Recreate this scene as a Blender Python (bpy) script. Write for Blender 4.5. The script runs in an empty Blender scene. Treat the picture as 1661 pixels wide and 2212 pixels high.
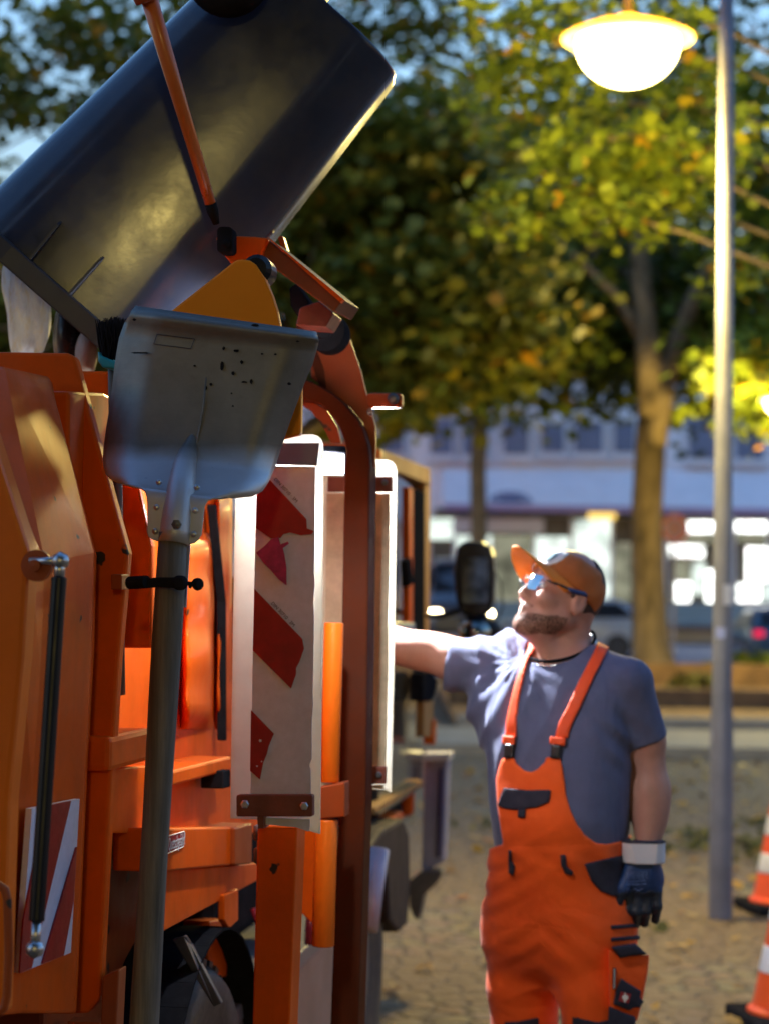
import bpy, bmesh, math, random
import numpy as np
from mathutils import Vector, Matrix
R_ = math.radians
random.seed(7)
rng = np.random.default_rng(11)
scene = bpy.context.scene
COL = scene.collection

# ---------------------------------------------------------------- camera
FPX = 4500.0                      # focal length in pixels of a 1661 x 2212 picture
CW, CH = 1661.0, 2212.0
CAM = np.array([0.0, 0.0, 1.55])
PITCH, ROLL = R_(2.47), R_(0.8)
_f = np.array([0, math.cos(PITCH), math.sin(PITCH)])
_r0 = np.array([1.0, 0, 0]); _u0 = np.array([0, -math.sin(PITCH), math.cos(PITCH)])
CR = _r0*math.cos(ROLL) + _u0*math.sin(ROLL)
CU = _u0*math.cos(ROLL) - _r0*math.sin(ROLL)
CF = _f
cd = bpy.data.cameras.new('camera'); cam = bpy.data.objects.new('camera', cd); COL.objects.link(cam)
cam.matrix_world = Matrix(((CR[0], CU[0], -CF[0], CAM[0]), (CR[1], CU[1], -CF[1], CAM[1]),
                           (CR[2], CU[2], -CF[2], CAM[2]), (0, 0, 0, 1)))
cd.sensor_fit = 'VERTICAL'; cd.sensor_height = 36.0; cd.sensor_width = 27.0
cd.lens = 36.0*FPX/CH
cd.clip_start = 0.05; cd.clip_end = 2000
cd.dof.use_dof = True; cd.dof.focus_distance = 3.75; cd.dof.aperture_fstop = 3.5
scene.camera = cam

# ---------------------------------------------------------------- dusk sky, faint last light, exposure
w = bpy.data.worlds.new('World'); scene.world = w; w.use_nodes = True
nt = w.node_tree; nt.nodes.clear()
sky = nt.nodes.new('ShaderNodeTexSky'); sky.sky_type = 'NISHITA'; sky.sun_disc = False
SUN_EL, SUN_ROT = R_(1.4), R_(200)
sky.sun_elevation = SUN_EL; sky.sun_rotation = SUN_ROT; sky.air_density = 1.6; sky.dust_density = 0.4; sky.ozone_density = 3.9
bg = nt.nodes.new('ShaderNodeBackground'); bg.inputs['Strength'].default_value = 0.15
wo = nt.nodes.new('ShaderNodeOutputWorld')
nt.links.new(sky.outputs[0], bg.inputs[0]); nt.links.new(bg.outputs[0], wo.inputs[0])
sd = bpy.data.lights.new('sun', 'SUN'); sd.energy = 0.02; sd.angle = R_(70); sd.color = (1.0, 0.88, 0.80)
so = bpy.data.objects.new('sun', sd); COL.objects.link(so)
# direction towards the sun: behind the camera, low
_az = SUN_ROT
sundir = Vector((math.sin(_az)*math.cos(SUN_EL), math.cos(_az)*math.cos(SUN_EL), math.sin(SUN_EL)))
so.rotation_euler = sundir.to_track_quat('Z', 'Y').to_euler()
vs = scene.view_settings
vs.view_transform = 'Standard'; vs.look = 'None'; vs.gamma = 1.0; vs.use_curve_mapping = False
vs.exposure = 3.6
LM = 0.122                       # lamp level that goes with this exposure
scene.cycles.max_bounces = 6; scene.cycles.transparent_max_bounces = 12
scene.cycles.use_denoising = True
scene.cycles.sample_clamp_indirect = 6.0
scene.cycles.caustics_reflective = False; scene.cycles.caustics_refractive = False

# ---------------------------------------------------------------- measuring helpers
def ray(u, v):
    return CF + CR*((u-830.5)/FPX) + CU*((1106.0-v)/FPX)
def P(u, v, z): return CAM + ray(u, v)*z
def G(u, v, h=0.0):
    d = ray(u, v); return CAM + d*((h-CAM[2])/d[2])
_h = ray(1505, 1309); TFW = np.array([_h[0], _h[1], 0]); TFW /= np.linalg.norm(TFW)   # truck forward
TRT = np.array([TFW[1], -TFW[0], 0.0])                                               # truck right
UP = np.array([0, 0, 1.0])
def TF(u, v, t):
    d = ray(u, v); return CAM + d*(t/np.dot(d, TFW))
def TS(u, v, s):
    d = ray(u, v); return CAM + d*(-s/np.dot(d, TRT))
def T(s, t, h):                    # truck coordinates: s to the left of the camera, t forward, h height
    return np.array([0, 0, 0.0]) + TFW*t - TRT*s + UP*h
def proj(p):
    d = p - CAM
    z = d @ CF
    return 830.5 + FPX*(d @ CR)/z, 1106.0 - FPX*(d @ CU)/z, z
def nrm(a):
    a = np.asarray(a, float); return a/np.linalg.norm(a)

# ---------------------------------------------------------------- objects
ROOTS = {}
def thing(name, label, cat, loc=(0, 0, 0), group=None):
    o = bpy.data.objects.new(name, None); COL.objects.link(o); o.location = loc
    o.empty_display_size = 0.1
    tag(o, label, cat, group); ROOTS[o.name] = np.array(loc, float)
    return o
def tag(o, label=None, cat=None, group=None, kind=None):
    if label: o['label'] = label
    if cat: o['category'] = cat
    if group: o['group'] = group
    if kind: o['kind'] = kind
    return o
def origin_of(parent):
    while parent.parent: parent = parent.parent
    return ROOTS[parent.name]

class MB:
    def __init__(s): s.v = []; s.f = []
    def add(s, vs, fs):
        n = len(s.v); s.v += [tuple(map(float, x)) for x in vs]; s.f += [tuple(i+n for i in f) for f in fs]; return s
    def quad(s, *p): return s.add(p, [tuple(range(len(p)))])
    def prism(s, poly, vec):
        poly = [np.asarray(p, float) for p in poly]; vec = np.asarray(vec, float); n = len(poly)
        vs_ = poly + [p+vec for p in poly]
        fs = [tuple(range(n)), tuple(range(2*n-1, n-1, -1))] + [(i, n+i, n+(i+1) % n, (i+1) % n) for i in range(n)]
        return s.add(vs_, fs)
    def box(s, c, ax, ay, az):
        c, ax, ay, az = [np.asarray(q, float) for q in (c, ax, ay, az)]
        vs_ = [c+i*ax+j*ay+k*az for k in (-1, 1) for j in (-1, 1) for i in (-1, 1)]
        return s.add(vs_, [(0, 2, 3, 1), (4, 5, 7, 6), (0, 1, 5, 4), (2, 6, 7, 3), (0, 4, 6, 2), (1, 3, 7, 5)])
    def tube(s, path, r, seg=16, cap=True):
        path = [np.asarray(p, float) for p in path]; n = len(path)
        rr = r if hasattr(r, '__len__') else [r]*n
        t0 = nrm(path[1]-path[0]); a = np.array([0, 0, 1.0]) if abs(t0[2]) < .9 else np.array([1.0, 0, 0])
        x = nrm(np.cross(t0, a)); vs_ = []; fs = []
        for i, p in enumerate(path):
            t = path[min(i+1, n-1)] - path[max(i-1, 0)]; t = t/(np.linalg.norm(t)+1e-12)
            x = x - t*np.dot(x, t); x /= np.linalg.norm(x); y = np.cross(t, x)
            for k in range(seg):
                q = 2*math.pi*k/seg; vs_.append(p + rr[i]*(x*math.cos(q)+y*math.sin(q)))
        for i in range(n-1):
            for k in range(seg):
                k2 = (k+1) % seg; fs.append((i*seg+k, i*seg+k2, (i+1)*seg+k2, (i+1)*seg+k))
        if cap: fs += [tuple(range(seg-1, -1, -1)), tuple((n-1)*seg+k for k in range(seg))]
        return s.add(vs_, fs)
    def lathe(s, c, axis, prof, seg=40):      # prof: list of (radius, along)
        c = np.asarray(c, float); t = nrm(axis); a = np.array([0, 0, 1.0]) if abs(t[2]) < .9 else np.array([1.0, 0, 0])
        x = nrm(np.cross(t, a)); y = np.cross(t, x); vs_ = []; fs = []; n = len(prof)
        for (r, h) in prof:
            for k in range(seg):
                q = 2*math.pi*k/seg; vs_.append(c+t*h+r*(x*math.cos(q)+y*math.sin(q)))
        for i in range(n-1):
            for k in range(seg):
                k2 = (k+1) % seg; fs.append((i*seg+k, i*seg+k2, (i+1)*seg+k2, (i+1)*seg+k))
        if prof[0][0] > 1e-6: fs.append(tuple(range(seg-1, -1, -1)))
        if prof[-1][0] > 1e-6: fs.append(tuple((n-1)*seg+k for k in range(seg)))
        return s.add(vs_, fs)
    def grid(s, rows):                         # rows of equal length
        n = len(rows[0]); vs_ = [p for r in rows for p in r]
        fs = [(i*n+j, i*n+j+1, (i+1)*n+j+1, (i+1)*n+j) for i in range(len(rows)-1) for j in range(n-1)]
        return s.add(vs_, fs)
    def build(s, name, mat, parent=None, bevel=0, smooth=False, solid=0, offset=-1, subsurf=0, recalc=True):
        org = origin_of(parent) if parent else np.zeros(3)
        me = bpy.data.meshes.new(name)
        va = np.array(s.v) - org
        me.from_pydata(va.tolist(), [], s.f); me.materials.append(mat)
        if recalc:
            bm = bmesh.new(); bm.from_mesh(me); bmesh.ops.recalc_face_normals(bm, faces=bm.faces); bm.to_mesh(me); bm.free()
        o = bpy.data.objects.new(name, me); COL.objects.link(o)
        if parent: o.parent = parent
        else: ROOTS[o.name] = np.zeros(3)
        if solid:
            m = o.modifiers.new('thickness', 'SOLIDIFY'); m.thickness = solid; m.offset = offset
        if bevel:
            m = o.modifiers.new('bevel', 'BEVEL'); m.width = bevel; m.segments = 2; m.limit_method = 'ANGLE'; m.angle_limit = R_(35)
            m.harden_normals = False
        if subsurf:
            m = o.modifiers.new('subsurf', 'SUBSURF'); m.levels = subsurf; m.render_levels = subsurf
        if smooth:
            me.polygons.foreach_set('use_smooth', [True]*len(me.polygons))
        return o
def fast_mesh(name, verts, faces, mat, parent=None, smooth=False):
    """verts (n,3), faces (m,k) all with k corners"""
    org = origin_of(parent) if parent else np.zeros(3)
    me = bpy.data.meshes.new(name); m, k = faces.shape
    me.vertices.add(len(verts)); me.vertices.foreach_set('co', (verts-org).astype(np.float32).ravel())
    me.loops.add(m*k); me.loops.foreach_set('vertex_index', faces.astype(np.int32).ravel())
    me.polygons.add(m); me.polygons.foreach_set('loop_start', np.arange(0, m*k, k, dtype=np.int32))
    me.polygons.foreach_set('loop_total', np.full(m, k, dtype=np.int32))
    if smooth: me.polygons.foreach_set('use_smooth', np.ones(m, dtype=bool))
    me.materials.append(mat); me.update(calc_edges=True); me.validate()
    o = bpy.data.objects.new(name, me); COL.objects.link(o)
    if parent: o.parent = parent
    else: ROOTS[o.name] = np.zeros(3)
    return o
def text(name, body, size, at, xd, yd, mat, parent, label=None):
    cu = bpy.data.curves.new(name, 'FONT'); cu.body = body; cu.size = size; cu.extrude = 0.0002
    cu.align_x = 'CENTER'; cu.align_y = 'CENTER'
    tmp = bpy.data.objects.new('tmp', cu); COL.objects.link(tmp)
    bpy.context.view_layer.update()
    me = bpy.data.meshes.new_from_object(tmp.evaluated_get(bpy.context.evaluated_depsgraph_get()))
    bpy.data.objects.remove(tmp)
    xd = np.asarray(xd, float); yd = np.asarray(yd, float); zd = nrm(np.cross(xd, yd)); org = origin_of(parent)
    co = np.empty(len(me.vertices)*3); me.vertices.foreach_get('co', co); co = co.reshape(-1, 3)
    co = np.asarray(at)-org + co[:, :1]*xd + co[:, 1:2]*yd + co[:, 2:3]*zd
    me.vertices.foreach_set('co', co.ravel()); me.materials.clear(); me.materials.append(mat); me.update()
    me.name = name
    o = bpy.data.objects.new(name, me); COL.objects.link(o); o.parent = parent
    return o

# ---------------------------------------------------------------- materials
def new_mat(name):
    m = bpy.data.materials.new(name); m.use_nodes = True; m.node_tree.nodes.clear()
    out = m.node_tree.nodes.new('ShaderNodeOutputMaterial'); return m, m.node_tree, out
def N(nt_, t, **kw):
    n = nt_.nodes.new(t)
    for k, v in kw.items():
        if k.startswith('_'): setattr(n, k[1:], v)
        else: n.inputs[k.replace('__', ' ')].default_value = v
    return n
def L(nt_, a, b): nt_.links.new(a, b)
def ramp(nt_, fac, stops, interp='LINEAR'):
    r = nt_.nodes.new('ShaderNodeValToRGB'); cr = r.color_ramp; cr.interpolation = interp
    while len(cr.elements) < len(stops): cr.elements.new(0.5)
    for e, (p, c) in zip(cr.elements, stops):
        e.position = p; e.color = (c[0], c[1], c[2], 1) if hasattr(c, '__len__') else (c, c, c, 1)
    L(nt_, fac, r.inputs[0]); return r.outputs[0]
def mixc(nt_, fac, a, b, mode='MIX'):
    n = nt_.nodes.new('ShaderNodeMix'); n.data_type = 'RGBA'; n.blend_type = mode
    for s, val in ((0, fac), (6, a), (7, b)):
        if hasattr(val, 'is_linked'): L(nt_, val, n.inputs[s])
        else: n.inputs[s].default_value = val if s == 0 else (*val[:3], 1)
    return n.outputs[2]
def noise(nt_, scale, detail=4, rough=.55, vec=None, dist=0):
    n = N(nt_, 'ShaderNodeTexNoise', Scale=scale, Detail=detail, Roughness=rough, Distortion=dist)
    L(nt_, vec if vec is not None else coord(nt_), n.inputs['Vector']); return n.outputs['Fac']
def coord(nt_, scale=None):
    for n in nt_.nodes:
        if n.type == 'TEX_COORD' and scale is None: return n.outputs['Object']
    t = nt_.nodes.new('ShaderNodeTexCoord')
    if scale is None: return t.outputs['Object']
    mp = nt_.nodes.new('ShaderNodeMapping'); mp.inputs['Scale'].default_value = scale
    L(nt_, t.outputs['Object'], mp.inputs['Vector']); return mp.outputs[0]
def mat(name, base, rough=.5, metal=0., var=.18, vscale=6., bump=0., bscale=80., coat=0., chips=None, chip_t=.70, chip_s=9.,
        rvar=.12, stretch=None, sheen=0., spec=.5, dirt=None, dirt_amt=.5, dirt_s=2.5, trans=0., wrinkle=0., wr_s=9., wr_st=(1, 1, 1), streak=0.):
    m, t, out = new_mat(name)
    b = N(t, 'ShaderNodeBsdfPrincipled', Roughness=rough, Metallic=metal)
    b.inputs['Specular IOR Level'].default_value = spec
    vec = coord(t, stretch) if stretch else coord(t)
    n1 = noise(t, vscale, 5, .6, vec)
    lo = [c*(1-var) for c in base]; hi = [min(1, c*(1+var)) for c in base]
    c = ramp(t, n1, [(.3, lo), (.7, hi)])
    if dirt:
        n3 = noise(t, dirt_s, 8, .7, vec)
        c = mixc(t, ramp(t, n3, [(.45, 0), (.75, dirt_amt)]), c, dirt)
    if streak:
        n6 = noise(t, 2.0, 7, .7, coord(t, (9, 9, .55))); c = mixc(t, ramp(t, n6, [(.50, 0), (.72, streak)]), c, [x*.35+.01 for x in base])
        n7 = noise(t, 60, 2, .5, coord(t, (1, 1, .06))); c = mixc(t, ramp(t, n7, [(.72, 0), (.76, .14)]), c, [min(1, x*.8+.10) for x in base])
    if chips:
        n2 = noise(t, chip_s, 3, .5)
        k = ramp(t, n2, [(chip_t, 0), (chip_t+.015, 1)]); c = mixc(t, k, c, chips)
    L(t, c, b.inputs['Base Color'])
    if rvar:
        n4 = noise(t, vscale*2.3, 6, .65, vec)
        L(t, ramp(t, n4, [(.25, max(.02, rough-rvar)), (.75, min(1, rough+rvar))]), b.inputs['Roughness'])
    if coat: b.inputs['Coat Weight'].default_value = coat; b.inputs['Coat Roughness'].default_value = .08
    if sheen: b.inputs['Sheen Weight'].default_value = sheen; b.inputs['Sheen Roughness'].default_value = .4
    if trans: b.inputs['Transmission Weight'].default_value = trans
    if bump:
        n5 = noise(t, bscale, 4, .6, vec); bp = N(t, 'ShaderNodeBump', Strength=bump, Distance=.01)
        L(t, n5, bp.inputs['Height']); L(t, bp.outputs[0], b.inputs['Normal'])
        if wrinkle:
            nw = N(t, 'ShaderNodeTexNoise', Scale=wr_s, Detail=2.5, Roughness=.45, Distortion=1.2); L(t, coord(t, wr_st), nw.inputs['Vector'])
            ab = N(t, 'ShaderNodeMath', _operation='SUBTRACT'); ab.inputs[1].default_value = .5; L(t, nw.outputs['Fac'], ab.inputs[0])
            a2 = N(t, 'ShaderNodeMath', _operation='ABSOLUTE'); L(t, ab.outputs[0], a2.inputs[0])
            b2 = N(t, 'ShaderNodeBump', Strength=wrinkle, Distance=.06); L(t, a2.outputs[0], b2.inputs['Height']); L(t, b2.outputs[0], bp.inputs['Normal'])
    L(t, b.outputs[0], out.inputs[0]); return m
def emit(name, color, strength):
    m, t, out = new_mat(name); e = N(t, 'ShaderNodeEmission', Strength=strength*LM); e.inputs[0].default_value = (*color, 1)
    L(t, e.outputs[0], out.inputs[0]); return m
def glass(name, tint=(1, 1, 1), clear=.8, rough=.03):
    m, t, out = new_mat(name)
    tr = N(t, 'ShaderNodeBsdfTransparent'); tr.inputs[0].default_value = (*tint, 1)
    gl = N(t, 'ShaderNodeBsdfGlossy', Roughness=rough); gl.inputs[0].default_value = (.9, .9, .9, 1)
    fr = N(t, 'ShaderNodeFresnel', IOR=1.5)
    ad = N(t, 'ShaderNodeMath', _operation='ADD'); ad.inputs[1].default_value = 1-clear-.04; L(t, fr.outputs[0], ad.inputs[0])
    mx = N(t, 'ShaderNodeMixShader'); L(t, ad.outputs[0], mx.inputs[0]); L(t, tr.outputs[0], mx.inputs[1]); L(t, gl.outputs[0], mx.inputs[2])
    L(t, mx.outputs[0], out.inputs[0]); return m
def leafmat(name, stops):
    m, t, out = new_mat(name)
    g = nt_geo = t.nodes.new('ShaderNodeNewGeometry')
    c = ramp(t, g.outputs['Random Per Island'], stops)
    d = N(t, 'ShaderNodeBsdfPrincipled', Roughness=.5); d.inputs['Specular IOR Level'].default_value = .3
    tl = N(t, 'ShaderNodeBsdfTranslucent'); L(t, c, d.inputs['Base Color']); L(t, c, tl.inputs[0])
    mx = N(t, 'ShaderNodeMixShader'); mx.inputs[0].default_value = .4
    L(t, d.outputs[0], mx.inputs[1]); L(t, tl.outputs[0], mx.inputs[2]); L(t, mx.outputs[0], out.inputs[0]); return m

M = {}
OR = (.80, .105, .003)
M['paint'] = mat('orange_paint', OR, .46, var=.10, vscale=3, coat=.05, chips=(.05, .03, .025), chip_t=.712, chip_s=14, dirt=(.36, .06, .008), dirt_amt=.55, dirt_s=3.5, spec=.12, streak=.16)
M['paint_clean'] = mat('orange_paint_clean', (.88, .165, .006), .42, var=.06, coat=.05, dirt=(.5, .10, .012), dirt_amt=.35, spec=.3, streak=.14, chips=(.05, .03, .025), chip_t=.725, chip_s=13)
M['paint_lit'] = mat('lit_orange_lift_paint', (.95, .27, .006), .5, var=.05, spec=.2, dirt=(.6, .15, .01), dirt_amt=.25)  # lighter base paints in the stronger light on the lift plate
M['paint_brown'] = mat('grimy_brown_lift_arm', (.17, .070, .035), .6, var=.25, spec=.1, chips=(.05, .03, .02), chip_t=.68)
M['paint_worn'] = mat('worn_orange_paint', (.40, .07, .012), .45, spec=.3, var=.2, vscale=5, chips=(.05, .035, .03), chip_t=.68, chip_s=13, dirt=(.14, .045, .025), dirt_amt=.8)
M['paint_dark'] = mat('shaded_grimy_orange_paint', (.10, .021, .006), .7, spec=.08, var=.25, vscale=4, chips=(.03, .02, .02), chip_t=.7, dirt=(.07, .03, .02), dirt_amt=.8)  # base darkened for the backlit lift rail, grime and chips over it
M['rust'] = mat('rusty_red_steel', (.21, .055, .035), .55, var=.3, vscale=14, bump=.1)
M['bin'] = mat('dark_grey_container_paint', (.036, .045, .084), .19, var=.2, vscale=5, bump=.012, bscale=26, rvar=.07, dirt=(.13, .10, .07), dirt_amt=.35, dirt_s=4, spec=.42)
M['bin_rim'] = mat('dark_grey_rim_paint', (.034, .038, .058), .42, var=.2, dirt=(.1, .08, .06), dirt_amt=.3)
M['black'] = mat('black_rubber', (.018, .018, .022), .8, var=.3, vscale=20, spec=0)
M['blackgloss'] = mat('black_gloss_plastic', (.012, .012, .015), .35, var=.2, spec=.2)
M['tyre'] = mat('tyre_rubber', (.03, .03, .034), .55, var=.3, vscale=12, bump=.15)
M['steel'] = mat('worn_steel', (.55, .55, .57), .35, metal=1, var=.2, vscale=20)
M['darksteel'] = mat('dark_steel', (.16, .16, .18), .45, metal=.8, var=.3, vscale=10)
M['greyplate'] = mat('grey_step_plate', (.16, .15, .165), .5, var=.25, vscale=5, dirt=(.10, .06, .05), dirt_amt=.6)
M['alu'] = mat('brushed_aluminium_rail', (.36, .35, .46), .45, metal=.2, var=.15)
M['white'] = mat('white_reflective_sheet', (.70, .70, .85), .45, var=.06, vscale=60, bump=.05, bscale=300, dirt=(.46, .45, .54), dirt_amt=.5, dirt_s=9)
def plastic():
    m, t, out = new_mat('white_translucent_plastic_plate'); d = N(t, 'ShaderNodeBsdfPrincipled', Roughness=.5); tl = N(t, 'ShaderNodeBsdfTranslucent'); mx = N(t, 'ShaderNodeMixShader')
    c = ramp(t, noise(t, 7, 6, .65), [(.35, (.60, .50, .36)), (.65, (.80, .74, .62))]); L(t, c, d.inputs['Base Color'])
    tl.inputs[0].default_value = (.92, .90, .84, 1); mx.inputs[0].default_value = .5
    L(t, d.outputs[0], mx.inputs[1]); L(t, tl.outputs[0], mx.inputs[2]); L(t, mx.outputs[0], out.inputs[0]); return m
M['plate'] = plastic()
M['cream'] = mat('tan_board_film', (.60, .50, .34), .55, var=.2, vscale=25, dirt=(.36, .27, .14), dirt_amt=.6, dirt_s=6)
M['frame_white'] = mat('white_frame_paint', (.80, .77, .70), .42, var=.08, vscale=9, dirt=(.55, .44, .30), dirt_amt=.45, dirt_s=5)
M['red'] = mat('red_reflective_film', (.33, .008, .010), .4, var=.2, vscale=30)
M['magenta'] = mat('faded_pink_film', (.38, .02, .12), .5, var=.3, vscale=60)
M['ink'] = mat('black_ink', (.05, .045, .06), .6, var=.05)
M['whiteink'] = mat('white_ink', (.8, .8, .8), .6, var=.05)
M['sign_red'] = mat('red_sticker', (.32, .015, .03), .4, var=.08)
M['led'] = emit('white_led_face', (.93, .97, 1.0), 150)
M['lampglow'] = emit('warm_lamp_globe', (1.0, .72, .22), 22)
M['pole'] = mat('grey_lamp_pole', (.16, .16, .19), .45, var=.2, vscale=6, bump=.05)
def shade():
    m, t, out = new_mat('pale_translucent_lamp_shade'); d = N(t, 'ShaderNodeBsdfDiffuse'); tl = N(t, 'ShaderNodeBsdfTranslucent'); mx = N(t, 'ShaderNodeMixShader')
    d.inputs[0].default_value = (.7, .6, .35, 1); tl.inputs[0].default_value = (.9, .66, .22, 1); mx.inputs[0].default_value = .55
    L(t, d.outputs[0], mx.inputs[1]); L(t, tl.outputs[0], mx.inputs[2]); L(t, mx.outputs[0], out.inputs[0]); return m
M['lampshade'] = shade()
# ---------------------------------------------------------------- implicit-surface helpers (organic shapes)
def surface_nets(f, org, h):
    s = f < 0
    nx, ny, nz = f.shape
    cnt = np.zeros((nx-1, ny-1, nz-1), np.int8)
    for i in (0, 1):
        for j in (0, 1):
            for k in (0, 1): cnt += s[i:nx-1+i, j:ny-1+j, k:nz-1+k]
    act = (cnt > 0) & (cnt < 8)
    idx = np.full(act.shape, -1, np.int64); I, J, K = np.nonzero(act); idx[I, J, K] = np.arange(len(I))
    acc = np.zeros((len(I), 3)); num = np.zeros(len(I))
    cs = [(i, j, k) for i in (0, 1) for j in (0, 1) for k in (0, 1)]
    for a in cs:
        for b in cs:
            if sum(abs(x-y) for x, y in zip(a, b)) == 1 and a < b:
                fa = f[I+a[0], J+a[1], K+a[2]]; fb = f[I+b[0], J+b[1], K+b[2]]
                cr = (fa < 0) != (fb < 0); t = np.where(cr, fa/np.where(fa-fb == 0, 1, fa-fb), 0)
                for ax in range(3): acc[:, ax] += np.where(cr, a[ax]+(b[ax]-a[ax])*t, 0)
                num += cr
    v = acc/num[:, None] + np.stack([I, J, K], 1); v = v*h + org
    faces = []
    for ax in range(3):
        sl0 = [slice(None)]*3; sl1 = [slice(None)]*3; sl0[ax] = slice(0, -1); sl1[ax] = slice(1, None)
        d = s[tuple(sl0)] != s[tuple(sl1)]
        o1, o2 = [x for x in range(3) if x != ax]
        q = np.array(np.nonzero(d)); ok = (q[o1] > 0) & (q[o2] > 0) & (q[o1] < f.shape[o1]-1) & (q[o2] < f.shape[o2]-1); q = q[:, ok]
        def cell(d1, d2):
            c = q.copy(); c[o1] += d1; c[o2] += d2; return idx[c[0], c[1], c[2]]
        quad = np.stack([cell(-1, -1), cell(0, -1), cell(0, 0), cell(-1, 0)], 1)
        flip = s[q[0], q[1], q[2]] != (ax == 1)
        quad[~flip] = quad[~flip][:, ::-1]
        faces.append(quad)
    return v, np.concatenate(faces)
def sdf_mesh(name, fn, lo, hi, h, mt, parent=None, smooth=True):
    lo = np.asarray(lo, float); hi = np.asarray(hi, float); n = np.ceil((hi-lo)/h).astype(int)+1
    ax = [lo[i]+h*np.arange(n[i]) for i in range(3)]
    X = np.stack(np.meshgrid(*ax, indexing='ij'), -1).reshape(-1, 3)
    f = np.empty(len(X))
    for a in range(0, len(X), 400000): f[a:a+400000] = fn(X[a:a+400000])
    v, fc = surface_nets(f.reshape(n), lo, h)
    return fast_mesh(name, v, fc, mt, parent, smooth)
def smin(a, b, k):
    hh = np.clip(.5+.5*(b-a)/k, 0, 1); return b*(1-hh)+a*hh-k*hh*(1-hh)
def smax(a, b, k): return -smin(-a, -b, k)
def cap(p, a, b, ra, rb=None):
    a = np.asarray(a, float); b = np.asarray(b, float); rb = ra if rb is None else rb
    ba = b-a; t = np.clip(((p-a) @ ba)/np.dot(ba, ba), 0, 1)
    return np.linalg.norm(p-a-t[:, None]*ba, axis=1) - (ra+(rb-ra)*t)
def chain(p, pts, rs, k=.02):
    d = None
    for i in range(len(pts)-1):
        c = cap(p, pts[i], pts[i+1], rs[i], rs[i+1]); d = c if d is None else smin(d, c, k)
    return d
def ell(p, c, r, B=None):
    q = p-np.asarray(c, float)
    if B is not None: q = q @ np.asarray(B, float).T
    r = np.asarray(r, float); q1 = q/r; k0 = np.linalg.norm(q1, axis=1); k1 = np.linalg.norm(q1/r, axis=1)
    return k0*(k0-1)/np.maximum(k1, 1e-9)
def wav(p, freq, seed, n=5):
    g = np.random.default_rng(seed); o = 0
    for i in range(n):
        k = g.normal(size=3); k = k/np.linalg.norm(k)*np.asarray(freq)*(.6+.9*g.random()); o = o+np.sin(p @ k + g.random()*6.28)
    return o/n
def poly2(x, y, poly):
    """signed distance in 2d, negative inside"""
    pl = np.asarray(poly, float); d = np.full(x.shape, 1e9); ins = np.zeros(x.shape, bool)
    for i in range(len(pl)):
        a = pl[i]; b = pl[(i+1) % len(pl)]; e = b-a; wx = x-a[0]; wy = y-a[1]
        t = np.clip((wx*e[0]+wy*e[1])/max(e @ e, 1e-9), 0, 1)
        d = np.minimum(d, (wx-e[0]*t)**2+(wy-e[1]*t)**2)
        c = ((a[1] <= y) & (b[1] > y)) | ((b[1] <= y) & (a[1] > y))
        if abs(e[1]) > 1e-9:
            xi = a[0]+(y-a[1])/e[1]*e[0]; ins ^= c & (x < xi)
    d = np.sqrt(d); return np.where(ins, -d, d)
def pixpoly(p, poly):
    u, v, z = proj(p); return poly2(u, v, poly)*z/FPX
# ================================================================ SETTING
def ground_mat():
    m, t, out = new_mat('cobbled_ground'); b = N(t, 'ShaderNodeBsdfPrincipled', Roughness=.8)
    v = coord(t)
    nz = N(t, 'ShaderNodeTexNoise', Scale=1.3, Detail=5); L(t, v, nz.inputs['Vector'])
    vm = N(t, 'ShaderNodeVectorMath', _operation='SCALE'); L(t, nz.outputs['Color'], vm.inputs[0]); vm.inputs['Scale'].default_value = .05
    va = N(t, 'ShaderNodeVectorMath', _operation='ADD'); L(t, v, va.inputs[0]); L(t, vm.outputs[0], va.inputs[1])
    vo = N(t, 'ShaderNodeTexVoronoi', Scale=8.5, Randomness=.8); vo.feature = 'DISTANCE_TO_EDGE'; L(t, va.outputs[0], vo.inputs['Vector'])
    vc = N(t, 'ShaderNodeTexVoronoi', Scale=8.5, Randomness=.8); L(t, va.outputs[0], vc.inputs['Vector'])
    stone = ramp(t, noise(t, 3.0, 8, .7, v), [(.3, (.14, .092, .052)), (.7, (.27, .19, .115))])
    stone = mixc(t, .35, stone, mixc(t, .85, vc.outputs['Color'], (.2, .155, .10)))
    joint = ramp(t, vo.outputs['Distance'], [(.03, 1), (.11, 0)])
    c = mixc(t, joint, stone, (.055, .042, .026))
    soil = ramp(t, noise(t, .55, 6, .65, v), [(.38, 0), (.52, .92)])       # trodden soil and moss over the stones
    c = mixc(t, soil, c, ramp(t, noise(t, 14, 6, .7, v), [(.3, (.125, .078, .038)), (.7, (.23, .155, .082))]))
    moss = ramp(t, noise(t, 1.9, 6, .7, v), [(.64, 0), (.72, .45)]); c = mixc(t, moss, c, (.11, .13, .03))
    L(t, c, b.inputs['Base Color'])
    bp = N(t, 'ShaderNodeBump', Strength=.9, Distance=.03); h = N(t, 'ShaderNodeMath', _operation='MULTIPLY_ADD')
    L(t, ramp(t, vo.outputs['Distance'], [(0, 0), (.18, 1)]), h.inputs[0]); h.inputs[1].default_value = 1; L(t, noise(t, 25, 5, .6, v), h.inputs[2])
    L(t, h.outputs[0], bp.inputs['Height']); L(t, bp.outputs[0], b.inputs['Normal'])
    L(t, b.outputs[0], out.inputs[0]); return m
def sheet(name, x0, x1, y0, y1, z0, z1, mt, thick=0):
    b = MB(); b.quad((x0, y0, z0), (x1, y0, z0), (x1, y1, z1), (x0, y1, z1))
    if thick: b = MB(); b.prism([(x0, y0, z0), (x1, y0, z0), (x1, y1, z1), (x0, y1, z1)], (0, 0, -thick))
    return tag(b.build(name, mt), kind='structure')
M['ground'] = ground_mat()
sheet('ground', -300, 300, -60, 600, 0, 0, M['ground'])
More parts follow.
